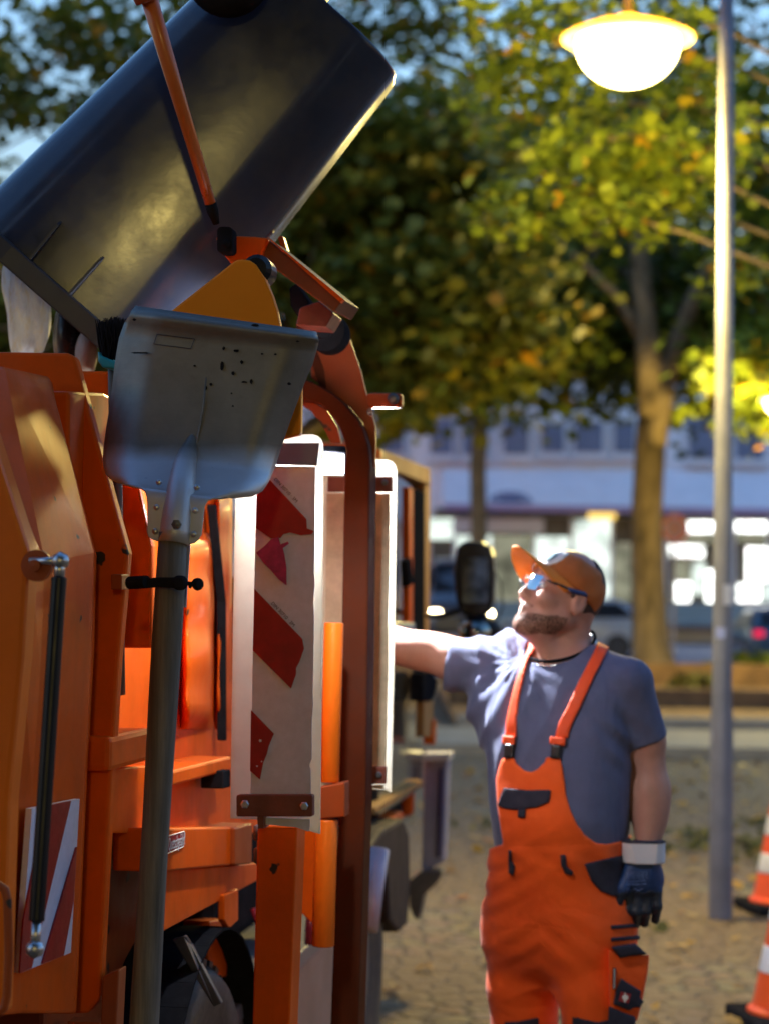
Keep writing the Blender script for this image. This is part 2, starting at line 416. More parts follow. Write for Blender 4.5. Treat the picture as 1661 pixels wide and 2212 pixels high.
M['asphalt'] = mat('road_asphalt', (.085, .09, .105), .55, var=.25, vscale=2, bump=.2, bscale=40)
M['slab'] = mat('pale_path_paving', (.30, .25, .18), .8, var=.15, vscale=5, bump=.1)
M['soil'] = mat('planting_bed_soil', (.15, .085, .035), .9, var=.5, vscale=3, bump=.5, bscale=12)
M['stone'] = mat('kerb_stone', (.34, .31, .28), .75, var=.15)
M['mark'] = mat('white_road_paint', (.7, .7, .7), .6, var=.1)
sheet('road', -120, 120, 37.5, 50, .004, .004, M['asphalt'])
sheet('path', -60, 60, 21.2, 24.2, .12, .12, M['slab'], .13)
sheet('planting_bed', .9, 40, 25.2, 34.0, .10, .28, M['soil'], .3)
sheet('kerb', -60, 60, 37.2, 37.5, .12, .12, M['stone'], .13)
b = MB()
for i in range(-6, 9): b.quad((i*6.0, 44.9, .009), (i*6.0+3.6, 44.9, .009), (i*6.0+3.6, 45.2, .009), (i*6.0, 45.2, .009))
tag(b.build('lane_marking', M['mark']), kind='structure')
M['pave2'] = mat('far_pavement', (.30, .28, .32), .7, var=.12, vscale=1)
sheet('pavement', -120, 120, 50, 63, .16, .55, M['pave2'], .8)
# low step walls of the planting bed
for k, (yy, hh, lab) in enumerate(((24.9, .22, 'low weathered wall along the pale path in front of the planting bed'),
                                   (28.6, .42, 'low brown retaining wall in the middle of the planting bed'),
                                   (33.9, .62, 'low retaining wall behind the planting bed by the road'))):
    b = MB(); b.box((20.5, yy, hh/2), (19.6, 0, 0), (0, .14, 0), (0, 0, hh/2))
    tag(b.build('retaining_wall', M['soil'] if k else M['slab'], bevel=.02), lab, 'wall')

# ---------------------------------------------------------------- shop building across the road
YB = 60.0
def BP(u, v, dy=0.0):            # point on the facade plane
    d = ray(u, v); return CAM + d*((YB-dy)/d[1])
def goods(name, color, strength):       # lit interior seen through the pane: shelves and goods as uneven bright and dark patches
    m, t, out = new_mat(name); e = N(t, 'ShaderNodeEmission', Strength=strength*LM)
    n = noise(t, .9, 5, .65, coord(t, (1.6, 1, 2.4))); n2 = noise(t, 2.6, 3, .6, coord(t, (1, 1, 3)))
    c = ramp(t, n, [(.32, [x*.18 for x in color]), (.48, [x*.7 for x in color]), (.62, color)]); c = mixc(t, .5, c, ramp(t, n2, [(.35, (.25, .28, .22)), (.5, (.8, .85, .8)), (.68, (.65, .45, .5))]), 'MULTIPLY')
    L(t, c, e.inputs[0]); L(t, e.outputs[0], out.inputs[0]); return m
M['wall'] = mat('pale_render', (.84, .85, .90), .8, var=.06, vscale=.8, dirt=(.62, .64, .72), dirt_amt=.4, dirt_s=.7)
M['winframe'] = mat('white_window_frame', (.75, .76, .8), .5, var=.05)
M['pane'] = mat('dusky_window_glass', (.20, .23, .33), .12, var=.15, vscale=1)
M['awning'] = mat('pale_awning_canvas', (.84, .84, .90), .7, var=.06, vscale=2)
M['awnedge'] = mat('purple_valance', (.42, .30, .50), .7, var=.1)
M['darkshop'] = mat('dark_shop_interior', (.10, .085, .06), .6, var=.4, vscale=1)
M['shoplit'] = goods('lit_shop_window', (.72, .82, .76), 1.5)
M['shoplit2'] = goods('bright_lit_shop_window', (.98, 1.0, .98), 4.5)
M['shopdim'] = goods('dim_shop_window', (.50, .50, .36), .55)
M['shopwarm'] = emit('warm_ceiling_lamp', (1, .66, .14), 1.1)
M['logo'] = mat('awning_emblem_blue', (.10, .11, .24), .7, var=.1)
M['tealwall'] = mat('teal_stall_riser', (.22, .31, .36), .6, var=.1)
shop = thing('shop_building', 'long pale building across the road with a white awning over lit shop windows', 'building', (6, YB+4, .5))
b = MB(); x0, x1 = -26, 34
b.box(((x0+x1)/2, YB+5, 8.0), ((x1-x0)/2, 0, 0), (0, 4.95, 0), (0, 0, 4.0)); b.box(((x0+x1)/2, YB+5.6, 2.1), ((x1-x0)/2, 0, 0), (0, 4.3, 0), (0, 0, 2.0))
b.build('wall', M['wall'], shop)
def facade_rect(name, u0, v0, u1, v1, mt, dy=.0, dep=.12, parent=shop):
    p = [BP(u0, v0, dy), BP(u1, v0, dy), BP(u1, v1, dy), BP(u0, v1, dy)]
    z0 = (p[2][2]+p[3][2])/2; z1 = (p[0][2]+p[1][2])/2; xa, xb = (p[0][0]+p[3][0])/2, (p[1][0]+p[2][0])/2
    b = MB(); b.box(((xa+xb)/2, YB-dy, (z0+z1)/2), ((xb-xa)/2, 0, 0), (0, dep/2, 0), (0, 0, (z1-z0)/2))
    return b.build(name, mt, parent)
for (u0, v0, u1, v1) in ((1000, 905, 1052, 982), (1088, 905, 1140, 980), (1169, 915, 1216, 976), (1241, 912, 1300, 976), (1327, 910, 1369, 976), (1489, 872, 1546, 990), (1590, 872, 1648, 990), (1690, 872, 1750, 990), (930, 905, 975, 980)):
    fr = facade_rect('window', u0-7, v0-7, u1+7, v1+9, M['winframe'], .06)
    facade_rect('pane', u0, v0, u1, v1, M['pane'], .14, .05, fr)
    facade_rect('sill', u0-10, v1+9, u1+10, v1+16, M['winframe'], .12, .3, fr)
for (u0, v0, u1, v1) in ((985, 700, 1050, 800), (1110, 700, 1160, 800), (1230, 700, 1300, 800), (1480, 690, 1545, 800), (1590, 690, 1650, 800)):
    fr = facade_rect('window', u0-7, v0-7, u1+7, v1+9, M['winframe'], .06); facade_rect('pane', u0, v0, u1, v1, M['pane'], .14, .05, fr)
for k_ in range(9):
    u0 = 180+k_*80; fr = facade_rect('window', u0-7, 898, u0+57, 985, M['winframe'], .06); facade_rect('pane', u0, 905, u0+50, 976, M['pane'], .14, .05, fr)
# awning: sloping canvas with a front valance
pa, pb = BP(955, 1006), BP(1760, 1006); qa, qb = BP(955, 1088, 1.6), BP(1760, 1088, 1.6)
zt, zb = pa[2]-.02, qa[2]
b = MB(); b.prism([(pa[0], YB, zt), (pa[0], YB-1.6, zb), (pa[0], YB-1.6, zb-.08), (pa[0], YB, zb-.1)], (pb[0]-pa[0], 0, 0)); aw = b.build('awning', M['awning'], shop)
b = MB(); b.box(((pa[0]+pb[0])/2, YB-1.63, zb-.10), ((pb[0]-pa[0])/2, 0, 0), (0, .02, 0), (0, 0, .09)); b.build('valance', M['awnedge'], aw)
e = MB(); sl = np.array([0, -1.6, zb-zt]); nn = nrm(np.cross(sl, [1, 0, 0])); nn = -nn if nn[2] < 0 else nn
ec = np.array([BP(1102, 1092, 1.5)[0], YB, zt]) + sl*.97 + nn*.015
for a0 in range(9):                                     # half-sun emblem: fan of rays
    for (r0, r1, w0) in ((.20, .42, .9), (.46, .62, .75)):
        t0 = math.pi*(a0+.5-.5*w0)/9; t1 = math.pi*(a0+.5+.5*w0)/9; su = -nrm(sl)
        e.quad(*[ec + np.array([1, 0, 0])*math.cos(q)*r*-1 + su*math.sin(q)*r for (q, r) in ((t0, r0), (t0, r1), (t1, r1), (t1, r0))])
e.add([ec]+[ec + np.array([1, 0, 0])*math.cos(math.pi*i/12)*.17 - nrm(sl)*math.sin(math.pi*i/12)*.17 for i in range(13)], [tuple([0]+list(range(1, 14)))])
e.build('emblem', M['logo'], aw)
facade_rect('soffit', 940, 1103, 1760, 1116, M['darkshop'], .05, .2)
facade_rect('shop_sign', 984, 1119, 1174, 1150, M['winframe'], .12)
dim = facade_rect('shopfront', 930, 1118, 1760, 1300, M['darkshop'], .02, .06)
for i, (u0, v0, u1, v1, k) in enumerate((
    (900, 1120, 978, 1165, 'shoplit'), (984, 1156, 1060, 1300, 'shoplit'), (1064, 1156, 1150, 1300, 'shopdim'), (1154, 1160, 1228, 1300, 'shoplit'), (1238, 1122, 1318, 1300, 'shoplit'),
    (1324, 1172, 1372, 1300, 'shopdim'), (1440, 1127, 1541, 1149, 'shoplit2'), (1440, 1154, 1541, 1172, 'shopdim'), (1444, 1178, 1519, 1202, 'shoplit2'),
    (1452, 1212, 1490, 1252, 'shopdim'), (1452, 1258, 1490, 1300, 'shoplit2'), (1494, 1214, 1521, 1285, 'shoplit'), (1524, 1232, 1541, 1300, 'shoplit2'),
    (1588, 1127, 1655, 1149, 'shoplit2'), (1588, 1154, 1655, 1172, 'shopdim'), (1612, 1183, 1700, 1256, 'shoplit2'), (1592, 1262, 1640, 1300, 'shoplit2'), (1645, 1262, 1700, 1300, 'shoplit'), (1700, 1120, 1760, 1300, 'shoplit'))):
    facade_rect('shop_window', u0, v0, u1, v1, M[k], .08+.006*(i % 3), .08, dim)
for u0 in (980, 1152, 1233, 1320, 1376, 1436, 1546, 1584, 1658): facade_rect('shop_mullion', u0-3, 1118, u0+3, 1302, M['winframe'], .16, .1, dim)
facade_rect('ceiling_lamp', 1270, 1108, 1328, 1121, M['shopwarm'], .5, .3)
facade_rect('stall_riser', 900, 1302, 1760, 1348, M['tealwall'], .2, .4)

far = thing('corner_house', 'grey-blue house at the far left behind the truck cab and the trees', 'house', (-14, 74, 0))
b = MB(); b.box((-14, 78, 6), (12, 0, 0), (0, 4, 0), (0, 0, 6)); b.build('wall', M['wall'], far)
for xx in range(-24, -3, 3):
    for zz in (2.2, 5.4, 8.6):
        b = MB(); b.box((xx, 73.95, zz), (.6, 0, 0), (0, .06, 0), (0, 0, .85)); b.build('window', M['pane'], far)
b = MB(); b.prism([(-26.5, 73.5, 12), (-26.5, 82.5, 12), (-26.5, 78, 15.5)], (25, 0, 0)); b.build('roof', M['soil'], far)

# ---------------------------------------------------------------- trees
GREEN = [(0, (.045, .072, .011)), (.35, (.09, .125, .013)), (.7, (.15, .18, .017)), (.955, (.22, .23, .02)), (.98, (.36, .20, .02)), (1, (.45, .18, .02))]
M['leaf'] = leafmat('maple_leaves_green', GREEN)
M['leaf_m'] = leafmat('maple_leaves_olive', [(0, (.07, .095, .014)), (.4, (.14, .155, .018)), (.88, (.25, .22, .022)), (.955, (.36, .28, .02)), (1, (.58, .25, .02))])
M['leaf_y'] = leafmat('maple_leaves_yellow_green', [(0, (.09, .13, .018)), (.5, (.22, .28, .024)), (.94, (.34, .37, .03)), (.975, (.60, .38, .02)), (1, (.55, .22, .02))])
M['bark'] = mat('tree_bark', (.21, .15, .08), .9, var=.75, vscale=6, bump=1.0, bscale=11, dirt=(.05, .04, .03), dirt_amt=.7, dirt_s=3, stretch=(1, 1, .3))
LEAF = np.array([(0, -.5, 0), (.22, -.30, .03), (.5, -.18, .05), (.30, .06, .02), (.34, .34, .05), (0, .55, 0), (-.34, .34, .05), (-.30, .06, .02), (-.5, -.18, .05), (-.22, -.30, .03)])
def leaves(name, cen, size, mt, parent, simple=False):
    n = len(cen); q = rng.normal(size=(n, 3)); q[:, 2] += .7*np.sign(q[:, 2]); q /= np.linalg.norm(q, axis=1)[:, None]
    a = rng.normal(size=(n, 3)); x = np.cross(q, a); x /= np.linalg.norm(x, axis=1)[:, None]; y = np.cross(q, x)
    tp = LEAF[[0, 2, 4, 5, 6, 8]] if simple else LEAF
    s = size*(.65+.7*rng.random(n))[:, None, None]
    v = cen[:, None, :] + s*(tp[None, :, 0:1]*x[:, None, :] + tp[None, :, 1:2]*y[:, None, :] + tp[None, :, 2:3]*q[:, None, :])
    k = len(tp); return fast_mesh(name, v.reshape(-1, 3), np.arange(n*k).reshape(n, k), mt, parent)
def tree(label, base, hfork, r, crown, nclump, nleaf, lsize, seed, clump_r=.75, group=None, lean=(0, 0), flat=.55, limbs=7, mt='leaf'):
    """crown: list of (centre, radii)"""
    g = np.random.default_rng(seed); base = np.asarray(base, float)
    t = thing('maple_tree', label, 'tree', tuple(base), group)
    top = base + np.array([lean[0], lean[1], hfork])
    pth = [base+np.array([0, 0, -.05])] + [base*(1-s)+top*s + np.array([g.normal()*.05, g.normal()*.05, 0])*(s < 1) for s in (.03, .1, .25, .5, .75, 1)]
    b = MB(); b.tube(pth, [r*1.5, r*1.3, r*1.1, r, r*.93, r*.9, r*.85], 20)
    # limbs run from the fork through the crown
    ends = []
    for i in range(limbs):
        c, rad = crown[i % len(crown)]; c = np.asarray(c); a = g.normal(size=3); a[2] = abs(a[2])*.6+.1; a /= np.linalg.norm(a)
        e_ = c + a*np.asarray(rad)*.75; mid = top*.55+e_*.45 + np.array([0, 0, -.25]) + g.normal(size=3)*.2
        b.tube([top-np.array([0, 0, r]), top*.8+mid*.2, mid, mid*.4+e_*.6+g.normal(size=3)*.2, e_], [r*.62, r*.5, r*.34, r*.2, r*.05], 10); ends.append((mid, e_))
    cl = []
    for i in range(nclump):
        c, rad = crown[i % len(crown)]; d = g.normal(size=3); d /= np.linalg.norm(d)
        cl.append(np.asarray(c) + d*np.asarray(rad)*(g.random()**.45))
    for i in range(0, nclump, max(1, nclump//22)):      # twigs to some of the clumps
        m_, e_ = ends[i % len(ends)]; s = .3+.6*g.random(); st = m_*(1-s)+e_*s
        b.tube([st, (st+cl[i])/2+g.normal(size=3)*.1, cl[i]], [r*.14, r*.09, r*.03], 6)
    b.build('trunk', M['bark'], t, smooth=True)
    cl = np.array(cl); per = nleaf//nclump
    pts = np.repeat(cl, per, 0); off = g.normal(size=pts.shape)*clump_r*np.array([1, 1, flat])*.6
    leaves('crown', pts+off, lsize, M[mt], t, True)
    return t
tz = 36.0
b1 = G(1398, 1492)
tree('tall maple with a thick yellow-lit trunk beside the lamp post across the bed', (b1[0], b1[1], .30), 5.6, .31,
     [((b1[0]-.3, b1[1], 8.2), (4.4, 4.0, 3.4)), ((b1[0]-2.8, b1[1]-1, 6.6), (2.6, 2.5, 1.6)), ((b1[0]+2.8, b1[1]-1, 6.6), (2.5, 2.5, 1.7))], 210, 21000, .21, 3, .85, lean=(.1, 0), limbs=9)
tm = [o for o in COL.objects if o.name == 'maple_tree'][0]
b = MB()
for pts, rr in (([(1412, 960), (1440, 800), (1490, 660), (1545, 545), (1570, 430)], (.20, .17, .14, .11, .05)), ([(1405, 900), (1396, 740), (1380, 560), (1365, 380), (1350, 250)], (.22, .20, .16, .12, .05)), ([(1400, 760), (1330, 640), (1250, 560), (1180, 500)], (.12, .09, .06, .02))):
    b.tube([P(u, v, 34.6) for u, v in pts], rr, 12)
b.build('limbs', M['bark'], tm, smooth=True)
x2 = P(1036, 1180, 50)
tree('slim maple whose narrow trunk stands behind the truck mirror', (x2[0], x2[1], .16), 6.2, .215,
     [((x2[0]-.3, x2[1], 10.2), (4.6, 4, 4.2)), ((x2[0]-2, x2[1]-1, 7.9), (3, 2.5, 1.7)), ((x2[0]+3, x2[1]-2, 8.4), (2.6, 2.5, 1.6))], 170, 15000, .26, 4, .9, limbs=7, mt='leaf_m')
tree('dense dark maple rising behind the tipping container', (-1.9, 31, 0), 3.6, .26,
     [((-1.6, 31, 7.4), (3.6, 3.4, 3.6)), ((.2, 30, 6.2), (2.2, 2.2, 2.2))], 170, 17000, .20, 5, .75, limbs=8, mt='leaf_m')
tree('leftmost maple with sky showing through its thinning crown', (-6.6, 33, 0), 3.6, .24,
     [((-6.4, 33, 6.3), (3.0, 3, 2.3)), ((-4.6, 32, 5.4), (2.2, 2.2, 1.3)), ((-5.0, 33, 10.0), (3.0, 2.4, 1.5))], 84, 6200, .20, 6, .62, limbs=8, mt='leaf_m')
tree('yellowing maple at the right edge behind the second lamp', (8.3, 34, .25), 4.0, .24,
     [((7.9, 34, 8.4), (3.2, 3, 3.6)), ((6.6, 32, 5.2), (1.3, 1.3, 1.0))], 110, 10500, .20, 8, .7, limbs=7, mt='leaf_y')
# near maple whose branches hang in the light of the street lamp (its trunk stands outside the picture, right)
nt_ = thing('maple_tree', 'maple branch of bright yellow-green leaves lit by the street lamp', 'tree', (3.9, 14.2, 0))
b = MB(); g = np.random.default_rng(21)
b.tube([(3.9, 14.2, -.05), (3.9, 14.2, .3), (3.85, 14.2, 2), (3.7, 14.2, 4.0), (3.5, 14.2, 6.5), (3.2, 14.3, 9)], [.26, .2, .17, .15, .10, .04], 14)
cen = []
for (u0, v0, u1, v1, z, n) in ((1560, 60, 1020, 70, 13.2, 260), (1560, 130, 1040, 190, 13.6, 300), (1600, 250, 1060, 265, 13.9, 300), (1600, 330, 1170, 330, 13.0, 380),
                               (1570, 400, 1200, 385, 13.4, 330), (1560, 470, 1040, 455, 13.8, 380), (1480, 505, 1130, 480, 13.2, 200), (1640, 560, 1560, 640, 14, 120)):
    a = P(u0, v0, z); e_ = P(u1, v1, z+.4); mid = (a+e_)/2+np.array([0, 0, .12])
    tr = np.array([3.72, 14.2, a[2]-.25]); b.tube([tr, tr*.4+a*.6-[0, 0, .08], a, mid, e_], [.024, .018, .014, .010, .003], 8)
    nc = int(n*1.5)//11
    for i in range(nc):
        s = g.random()**.75; p = (a*(1-s)**2+mid*2*s*(1-s)+e_*s*s)+g.normal(size=3)*np.array([.09, .22, .07])
        cen.append(p+g.normal(size=(11, 3))*np.array([.085, .12, .055]))
b.build('trunk', M['bark'], nt_, smooth=True)
leaves('crown', np.concatenate(cen), .088, M['leaf_y'], nt_)
# trees and a house added out of view to shade the square
tree('added unseen maple behind the photographer left of the rear lamp, shading the square', (-5.0, -7.5, 0), 3.2, .24, [((-4.6, -7.0, 7.0), (4.2, 3.6, 3.2)), ((-1.5, -8.5, 6.6), (2.8, 3, 2.6)), ((-2.6, -1.6, 8.2), (3.6, 3.0, 2.0))], 240, 20000, .30, 51, .8, limbs=6)
tree('added unseen maple behind the photographer right of the rear lamp, shading the square', (5.2, -6.5, 0), 3.2, .24, [((4.8, -6.0, 7.0), (4.2, 3.6, 3.2)), ((1.6, -9.0, 7.4), (2.8, 3, 2.6)), ((2.8, -1.4, 8.2), (3.6, 3.0, 2.0))], 240, 20000, .30, 52, .8, limbs=6)
hb_ = thing('shade_house', 'added unseen brick house behind the photographer, blocking the evening sky', 'house', (0, -24, 0))
M['brick'] = mat('shade_house_brick', (.20, .12, .09), .85, var=.2, vscale=3)
b = MB(); b.box((0, -28, 7.6), (34, 0, 0), (0, 4, 0), (0, 0, 7.6)); b.build('wall', M['brick'], hb_)
b = MB(); b.prism([(-34.4, -23.6, 15.2), (-34.4, -32.4, 15.2), (-34.4, -28, 19)], (68.8, 0, 0)); b.build('roof', M['soil'], hb_)
for i in range(-11, 12, 2):
    for zz in (1.6, 4.9, 8.2, 11.5):
        b = MB(); b.box((i*2.2, -23.97, zz), (.6, 0, 0), (0, .05, 0), (0, 0, .8)); b.build('window', M['shoplit'] if (i*7+int(zz)) % 5 == 0 else M['pane'], hb_)
# background woods beyond, read as one mass: trees over the roofs
g = np.random.default_rng(33); pc = []
for i in range(260):
    x = g.uniform(-20, 22); y = g.uniform(71, 77); zz = g.uniform(9, 26); 
    if x < -6.5 and zz > 13 and g.random() < .9: continue
    pc.append(np.array([x, y, zz])+g.normal(size=(48, 3))*np.array([1.0, 1, .7]))
tag(leaves('distant_foliage', np.concatenate(pc), .42, M['leaf'], None, True), 'dark mass of far tree tops above the shop roofs', 'foliage', kind='stuff')

# ---------------------------------------------------------------- fallen leaves, tufts
g = np.random.default_rng(5); n = 1500
pts = np.stack([g.uniform(-2.5, 5.5, n), g.uniform(5.5, 22, n)**1.0, np.full(n, .022)], 1)
q = rng.normal(size=(n, 3))*.28; q[:, 2] = 1; q /= np.linalg.norm(q, axis=1)[:, None]
a = rng.normal(size=(n, 3)); xx = np.cross(q, a); xx /= np.linalg.norm(xx, axis=1)[:, None]; yy = np.cross(q, xx)
s = (.05+.05*g.random(n))[:, None, None]
v = pts[:, None, :]+s*(LEAF[None, :, 0:1]*xx[:, None]+LEAF[None, :, 1:2]*yy[:, None]+LEAF[None, :, 2:3]*q[:, None])
M['fallen'] = leafmat('fallen_leaves', [(0, (.22, .13, .045)), (.4, (.40, .25, .07)), (.75, (.55, .32, .05)), (1, (.34, .12, .03))])
tag(fast_mesh('fallen_leaves', v.reshape(-1, 3), np.arange(n*10).reshape(n, 10), M['fallen']), 'yellow and brown fallen leaves scattered over the cobbles', 'leaves', kind='stuff')
M['grass'] = leafmat('moss_and_grass', [(0, (.08, .085, .025)), (.6, (.13, .125, .035)), (1, (.20, .17, .05))])
pc = []
for i in range(20):
    c = np.array([g.uniform(.8, 4.5), g.uniform(7.5, 16), .02]); pc.append(c+np.abs(g.normal(size=(40, 3)))*np.array([.16, .16, .012])*np.sign(g.normal(size=(40, 3))+np.array([0, 0, 9])))
tag(leaves('grass_tufts', np.concatenate(pc), .05, M['grass'], None, True), 'small tufts of grass and moss between the cobbles', 'grass', kind='stuff')
def shrub(label, c, rad, n, size, mt='grass', seed=1):
    g = np.random.default_rng(seed); t = thing('shrub', label, 'shrub', (c[0], c[1], c[2]))
    d = g.normal(size=(n, 3)); d /= np.linalg.norm(d, axis=1)[:, None]; d[:, 2] = np.abs(d[:, 2]); p = np.array(c)+d*np.array(rad)*(g.random((n, 1))**.4)
    b = MB()
    for i in range(14): b.tube([np.array(c)-[0, 0, .05], (np.array(c)+p[i])/2+g.normal(size=3)*.03, p[i]], [.014, .01, .004], 5)
    b.build('stems', M['bark'], t); leaves('foliage', p, size, M[mt], t, True)
c = G(1622, 1500); shrub('low yellow-green shrub by the road below the parked blue car', (c[0], c[1], .25), (1.0, .6, .55), 420, .13, 'leaf_y', 2)
c = G(1470, 1512); shrub('small dull shrub at the foot of the yellow-lit maple', (c[0], 33, .27), (.5, .4, .25), 200, .11, 'grass', 3)

# ---------------------------------------------------------------- street lamps
def street_lamp(label, base, zl, off, power, glow, group='street lamps of the square'):
    base = np.asarray(base, float); t = thing('street_lamp', label, 'street lamp', tuple(base), group)
    ztop = zl+1.05; off = np.asarray(off, float)
    b = MB(); b.tube([base+[0, 0, -.05], base+[0, 0, .02], base+[0, 0, 1.0], base+[0, 0, 1.05], base+[0, 0, ztop]], [.060, .060, .057, .050, .033], 24)
    b.build('pole', M['pole'], t, smooth=True)
    p0 = base+[0, 0, ztop-.1]; lc = base+off; lc[2] = zl
    b = MB(); b.tube([p0, p0+[0, 0, .16]+off*.2, p0+[0, 0, .26]+off*.6, lc+[0, 0, 1.05], lc+[0, 0, .12]], [.024, .022, .02, .02, .022], 12); b.build('arm', M['pole'], t, smooth=True)
    b = MB(); b.lathe(lc, (0, 0, 1), [(.012, .125), (.05, .12), (.09, .10), (.20, .066), (.30, .026), (.336, .008), (.338, -.002), (.33, -.006), (.255, .012)], 48)
    b.build('lamp_shade', M['lampshade'], t, smooth=True)
    b = MB(); b.lathe(lc, (0, 0, 1), [(.262, .0)]+[(.262*math.cos(a), -.02-.225*math.sin(a)) for a in np.linspace(0, math.pi/2*.999, 14)], 48)
    b.build('globe', glow, t, smooth=True)
    ld = bpy.data.lights.new('lamp_light', 'POINT'); ld.energy = power*LM; ld.color = (1.0, .76, .22); ld.shadow_soft_size = .20
    lo = bpy.data.objects.new('lamp_light', ld); COL.objects.link(lo); lo.location = Vector((lc-base+[0, 0, -.62]).tolist()); lo.parent = t
    return t
lb = G(1555, 1985)
lz = P(1361, 71, lb[1]*1.0)
street_lamp('tall grey street lamp glowing above the worker with a domed shade', lb, lz[2], (lz[0]-lb[0], 0, 0), 500, M['lampglow'])
l2 = P(1692, 862, 30.5)
street_lamp('second street lamp just past the right edge behind the shrub', (l2[0]+.45, 30.5, .2), l2[2], (-.45, 0, 0), 1200, M['lampglow'])
street_lamp('third street lamp standing behind the photographer seen in reflections', (.75, -8.7, 0), 4.35, (-.5, 0, 0), 250, M['lampglow'])
# sticker marks on the pole
def pole_sticker(u, v, w_, h_, mt):
    b = MB(); c = P(u, v, lb[1]); c = c+[0, -.062, 0]
    b.box(c, (w_, 0, 0), (0, .002, 0), (0, 0, h_)); return b.build('sticker', mt, bpy.data.objects['street_lamp'])
pole_sticker(1551, 1367, .022, .026, M['white']); pole_sticker(1542, 1590, .022, .03, M['white']); pole_sticker(1566, 1285, .02, .05, M['frame_white'])

# ---------------------------------------------------------------- road sign on a post
c = P(1456, 1141, 41.5); sg = thing('road_sign', 'round red and blue no-stopping sign on a thin post by the tree', 'sign', (c[0], c[1], 0))
b = MB(); b.tube([(c[0], c[1]+.05, 0), (c[0], c[1]+.05, c[2]+.4)], .035, 10); b.build('post', M['alu'], sg)
b = MB(); b.lathe(c, (0, -1, 0), [(.28, 0), (.28, .02), (0, .021)], 32); b.build('disc', mat('sign_red_rim', (.45, .03, .12), .4), sg)
b = MB(); b.lathe(c, (0, -1, 0), [(.21, .022), (.21, .025), (0, .026)], 32); b.build('face', mat('sign_blue', (.20, .06, .26), .4), sg)
b = MB()
for sgn in (-1, 1): b.box(c+np.array([0, -.03, 0]), (.16, 0, .16*sgn), (0, .003, 0), (-.018*sgn, 0, .018))
b.build('cross_bars', M['sign_red'], sg)

# ---------------------------------------------------------------- parked cars
M['tail'] = emit('red_tail_light', (.9, .02, .08), .9)
M['rev'] = emit('warm_reversing_light', (1, .75, .4), 1.6)
M['head'] = emit('warm_headlight', (1, .78, .42), 40)
M['nplate'] = mat('number_plate', (.7, .5, .34), .5, var=.05)
def car(name, label, c, heading, paint, vs_=1., cat='car', lights=True):
    c = np.asarray(c, float); f = np.array([math.cos(heading), math.sin(heading), 0]); s = np.array([-f[1], f[0], 0])
    t = thing(name, label, cat, tuple(c), 'vehicles parked along the street')
    def W(x, y, z): return c + f*x + s*y + UP*z*vs_
    # cross-section rings from rear (-2.1) to front (2.1): x, half-width, sill, belt, belt half width, roof
    st = [(-2.12, .74, .42, .80, .74, .82), (-2.06, .84, .28, .95, .82, .99), (-1.9, .88, .24, 1.0, .86, 1.16), (-1.45, .89, .22, 1.0, .87, 1.46), (-.6, .90, .22, .98, .88, 1.53), (.2, .90, .22, .96, .88, 1.49),
          (.75, .90, .22, .95, .88, 1.22), (1.15, .89, .22, .93, .87, .97), (1.8, .87, .24, .82, .84, .86), (2.08, .78, .3, .66, .76, .70), (2.14, .66, .4, .6, .66, .62)]
    rows = []
    for (x, hw, zs, zb, bw, zr) in st:
        top = bw*.74 if zr-zb > .2 else bw*.92
        rows.append([W(x, y, z) for (y, z) in ((-hw*.9, zs), (-hw, zs+.12), (-hw, (zs+zb)/2), (-bw, zb), (-top, zr-.05), (-top*.8, zr), (0, zr+.015), (top*.8, zr), (top, zr-.05), (bw, zb), (hw, (zs+zb)/2), (hw, zs+.12), (hw*.9, zs))])
    b = MB(); b.grid(rows); b.add(rows[0], [tuple(range(13))]); b.add(rows[-1], [tuple(range(13))]); b.build('body', paint, t, smooth=True)
    b = MB()
    b.quad(W(-2.0, -.64, 1.06), W(-2.0, .64, 1.06), W(-1.56, .58, 1.41), W(-1.56, -.58, 1.41)); b.build('rear_window', M['blackgloss'], t, solid=.02)
    b = MB(); b.quad(W(1.13, -.70, 1.0), W(1.13, .70, 1.0), W(.36, .60, 1.44), W(.36, -.60, 1.44)); b.build('windscreen', M['blackgloss'], t, solid=.02)
    for sg_ in (-1, 1):
        b = MB(); b.prism([W(-1.75, sg_*.84, 1.04), W(.95, sg_*.86, 1.0), W(.2, sg_*.70, 1.40), W(-1.35, sg_*.69, 1.40)], s*sg_*.03); b.build('side_window', M['blackgloss'], t)
        for x in (-1.32, 1.32):
            b = MB(); b.lathe(W(x, sg_*.70, .32/vs_), s*sg_, [(.32, 0), (.33, .03), (.33, .18), (.30, .21), (.2, .2)], 24); wh = b.build('wheel', M['tyre'], t, smooth=True)
            b = MB(); b.lathe(W(x, sg_*.70, .32/vs_), s*sg_, [(.2, .17), (.19, .2), (.06, .19), (0, .215)], 24); b.build('rim', M['darksteel'], wh, smooth=True)
        b = MB(); b.box(W(-2.08, sg_*.70, .90), s*.12, UP*.075, f*.05); b.build('tail_light', M['tail'], t, bevel=.02)
        b = MB(); b.box(W(2.06, sg_*.64, .66), s*.13, UP*.06, f*.06); b.build('headlight', M['head'] if lights else M['alu'], t, bevel=.02)
    b = MB(); b.box(W(-2.13, 0, .62), s*.26, UP*.06, f*.012); b.build('number_plate', M['nplate'], t)
    b = MB(); b.box(W(-2.10, 0, .36), s*.78, UP*.09, f*.06); b.build('bumper', M['black'], t, bevel=.03)
    b = MB(); b.box(W(-2.11, .12, .86), s*.05, UP*.05, f*.02); b.build('reversing_light', M['rev'], t, bevel=.01)
    return t
M['carblue'] = mat('dark_blue_car_paint', (.03, .075, .14), .25, var=.1, coat=.6)
M['carblack'] = mat('dark_car_paint', (.05, .055, .075), .25, var=.1, coat=.6)
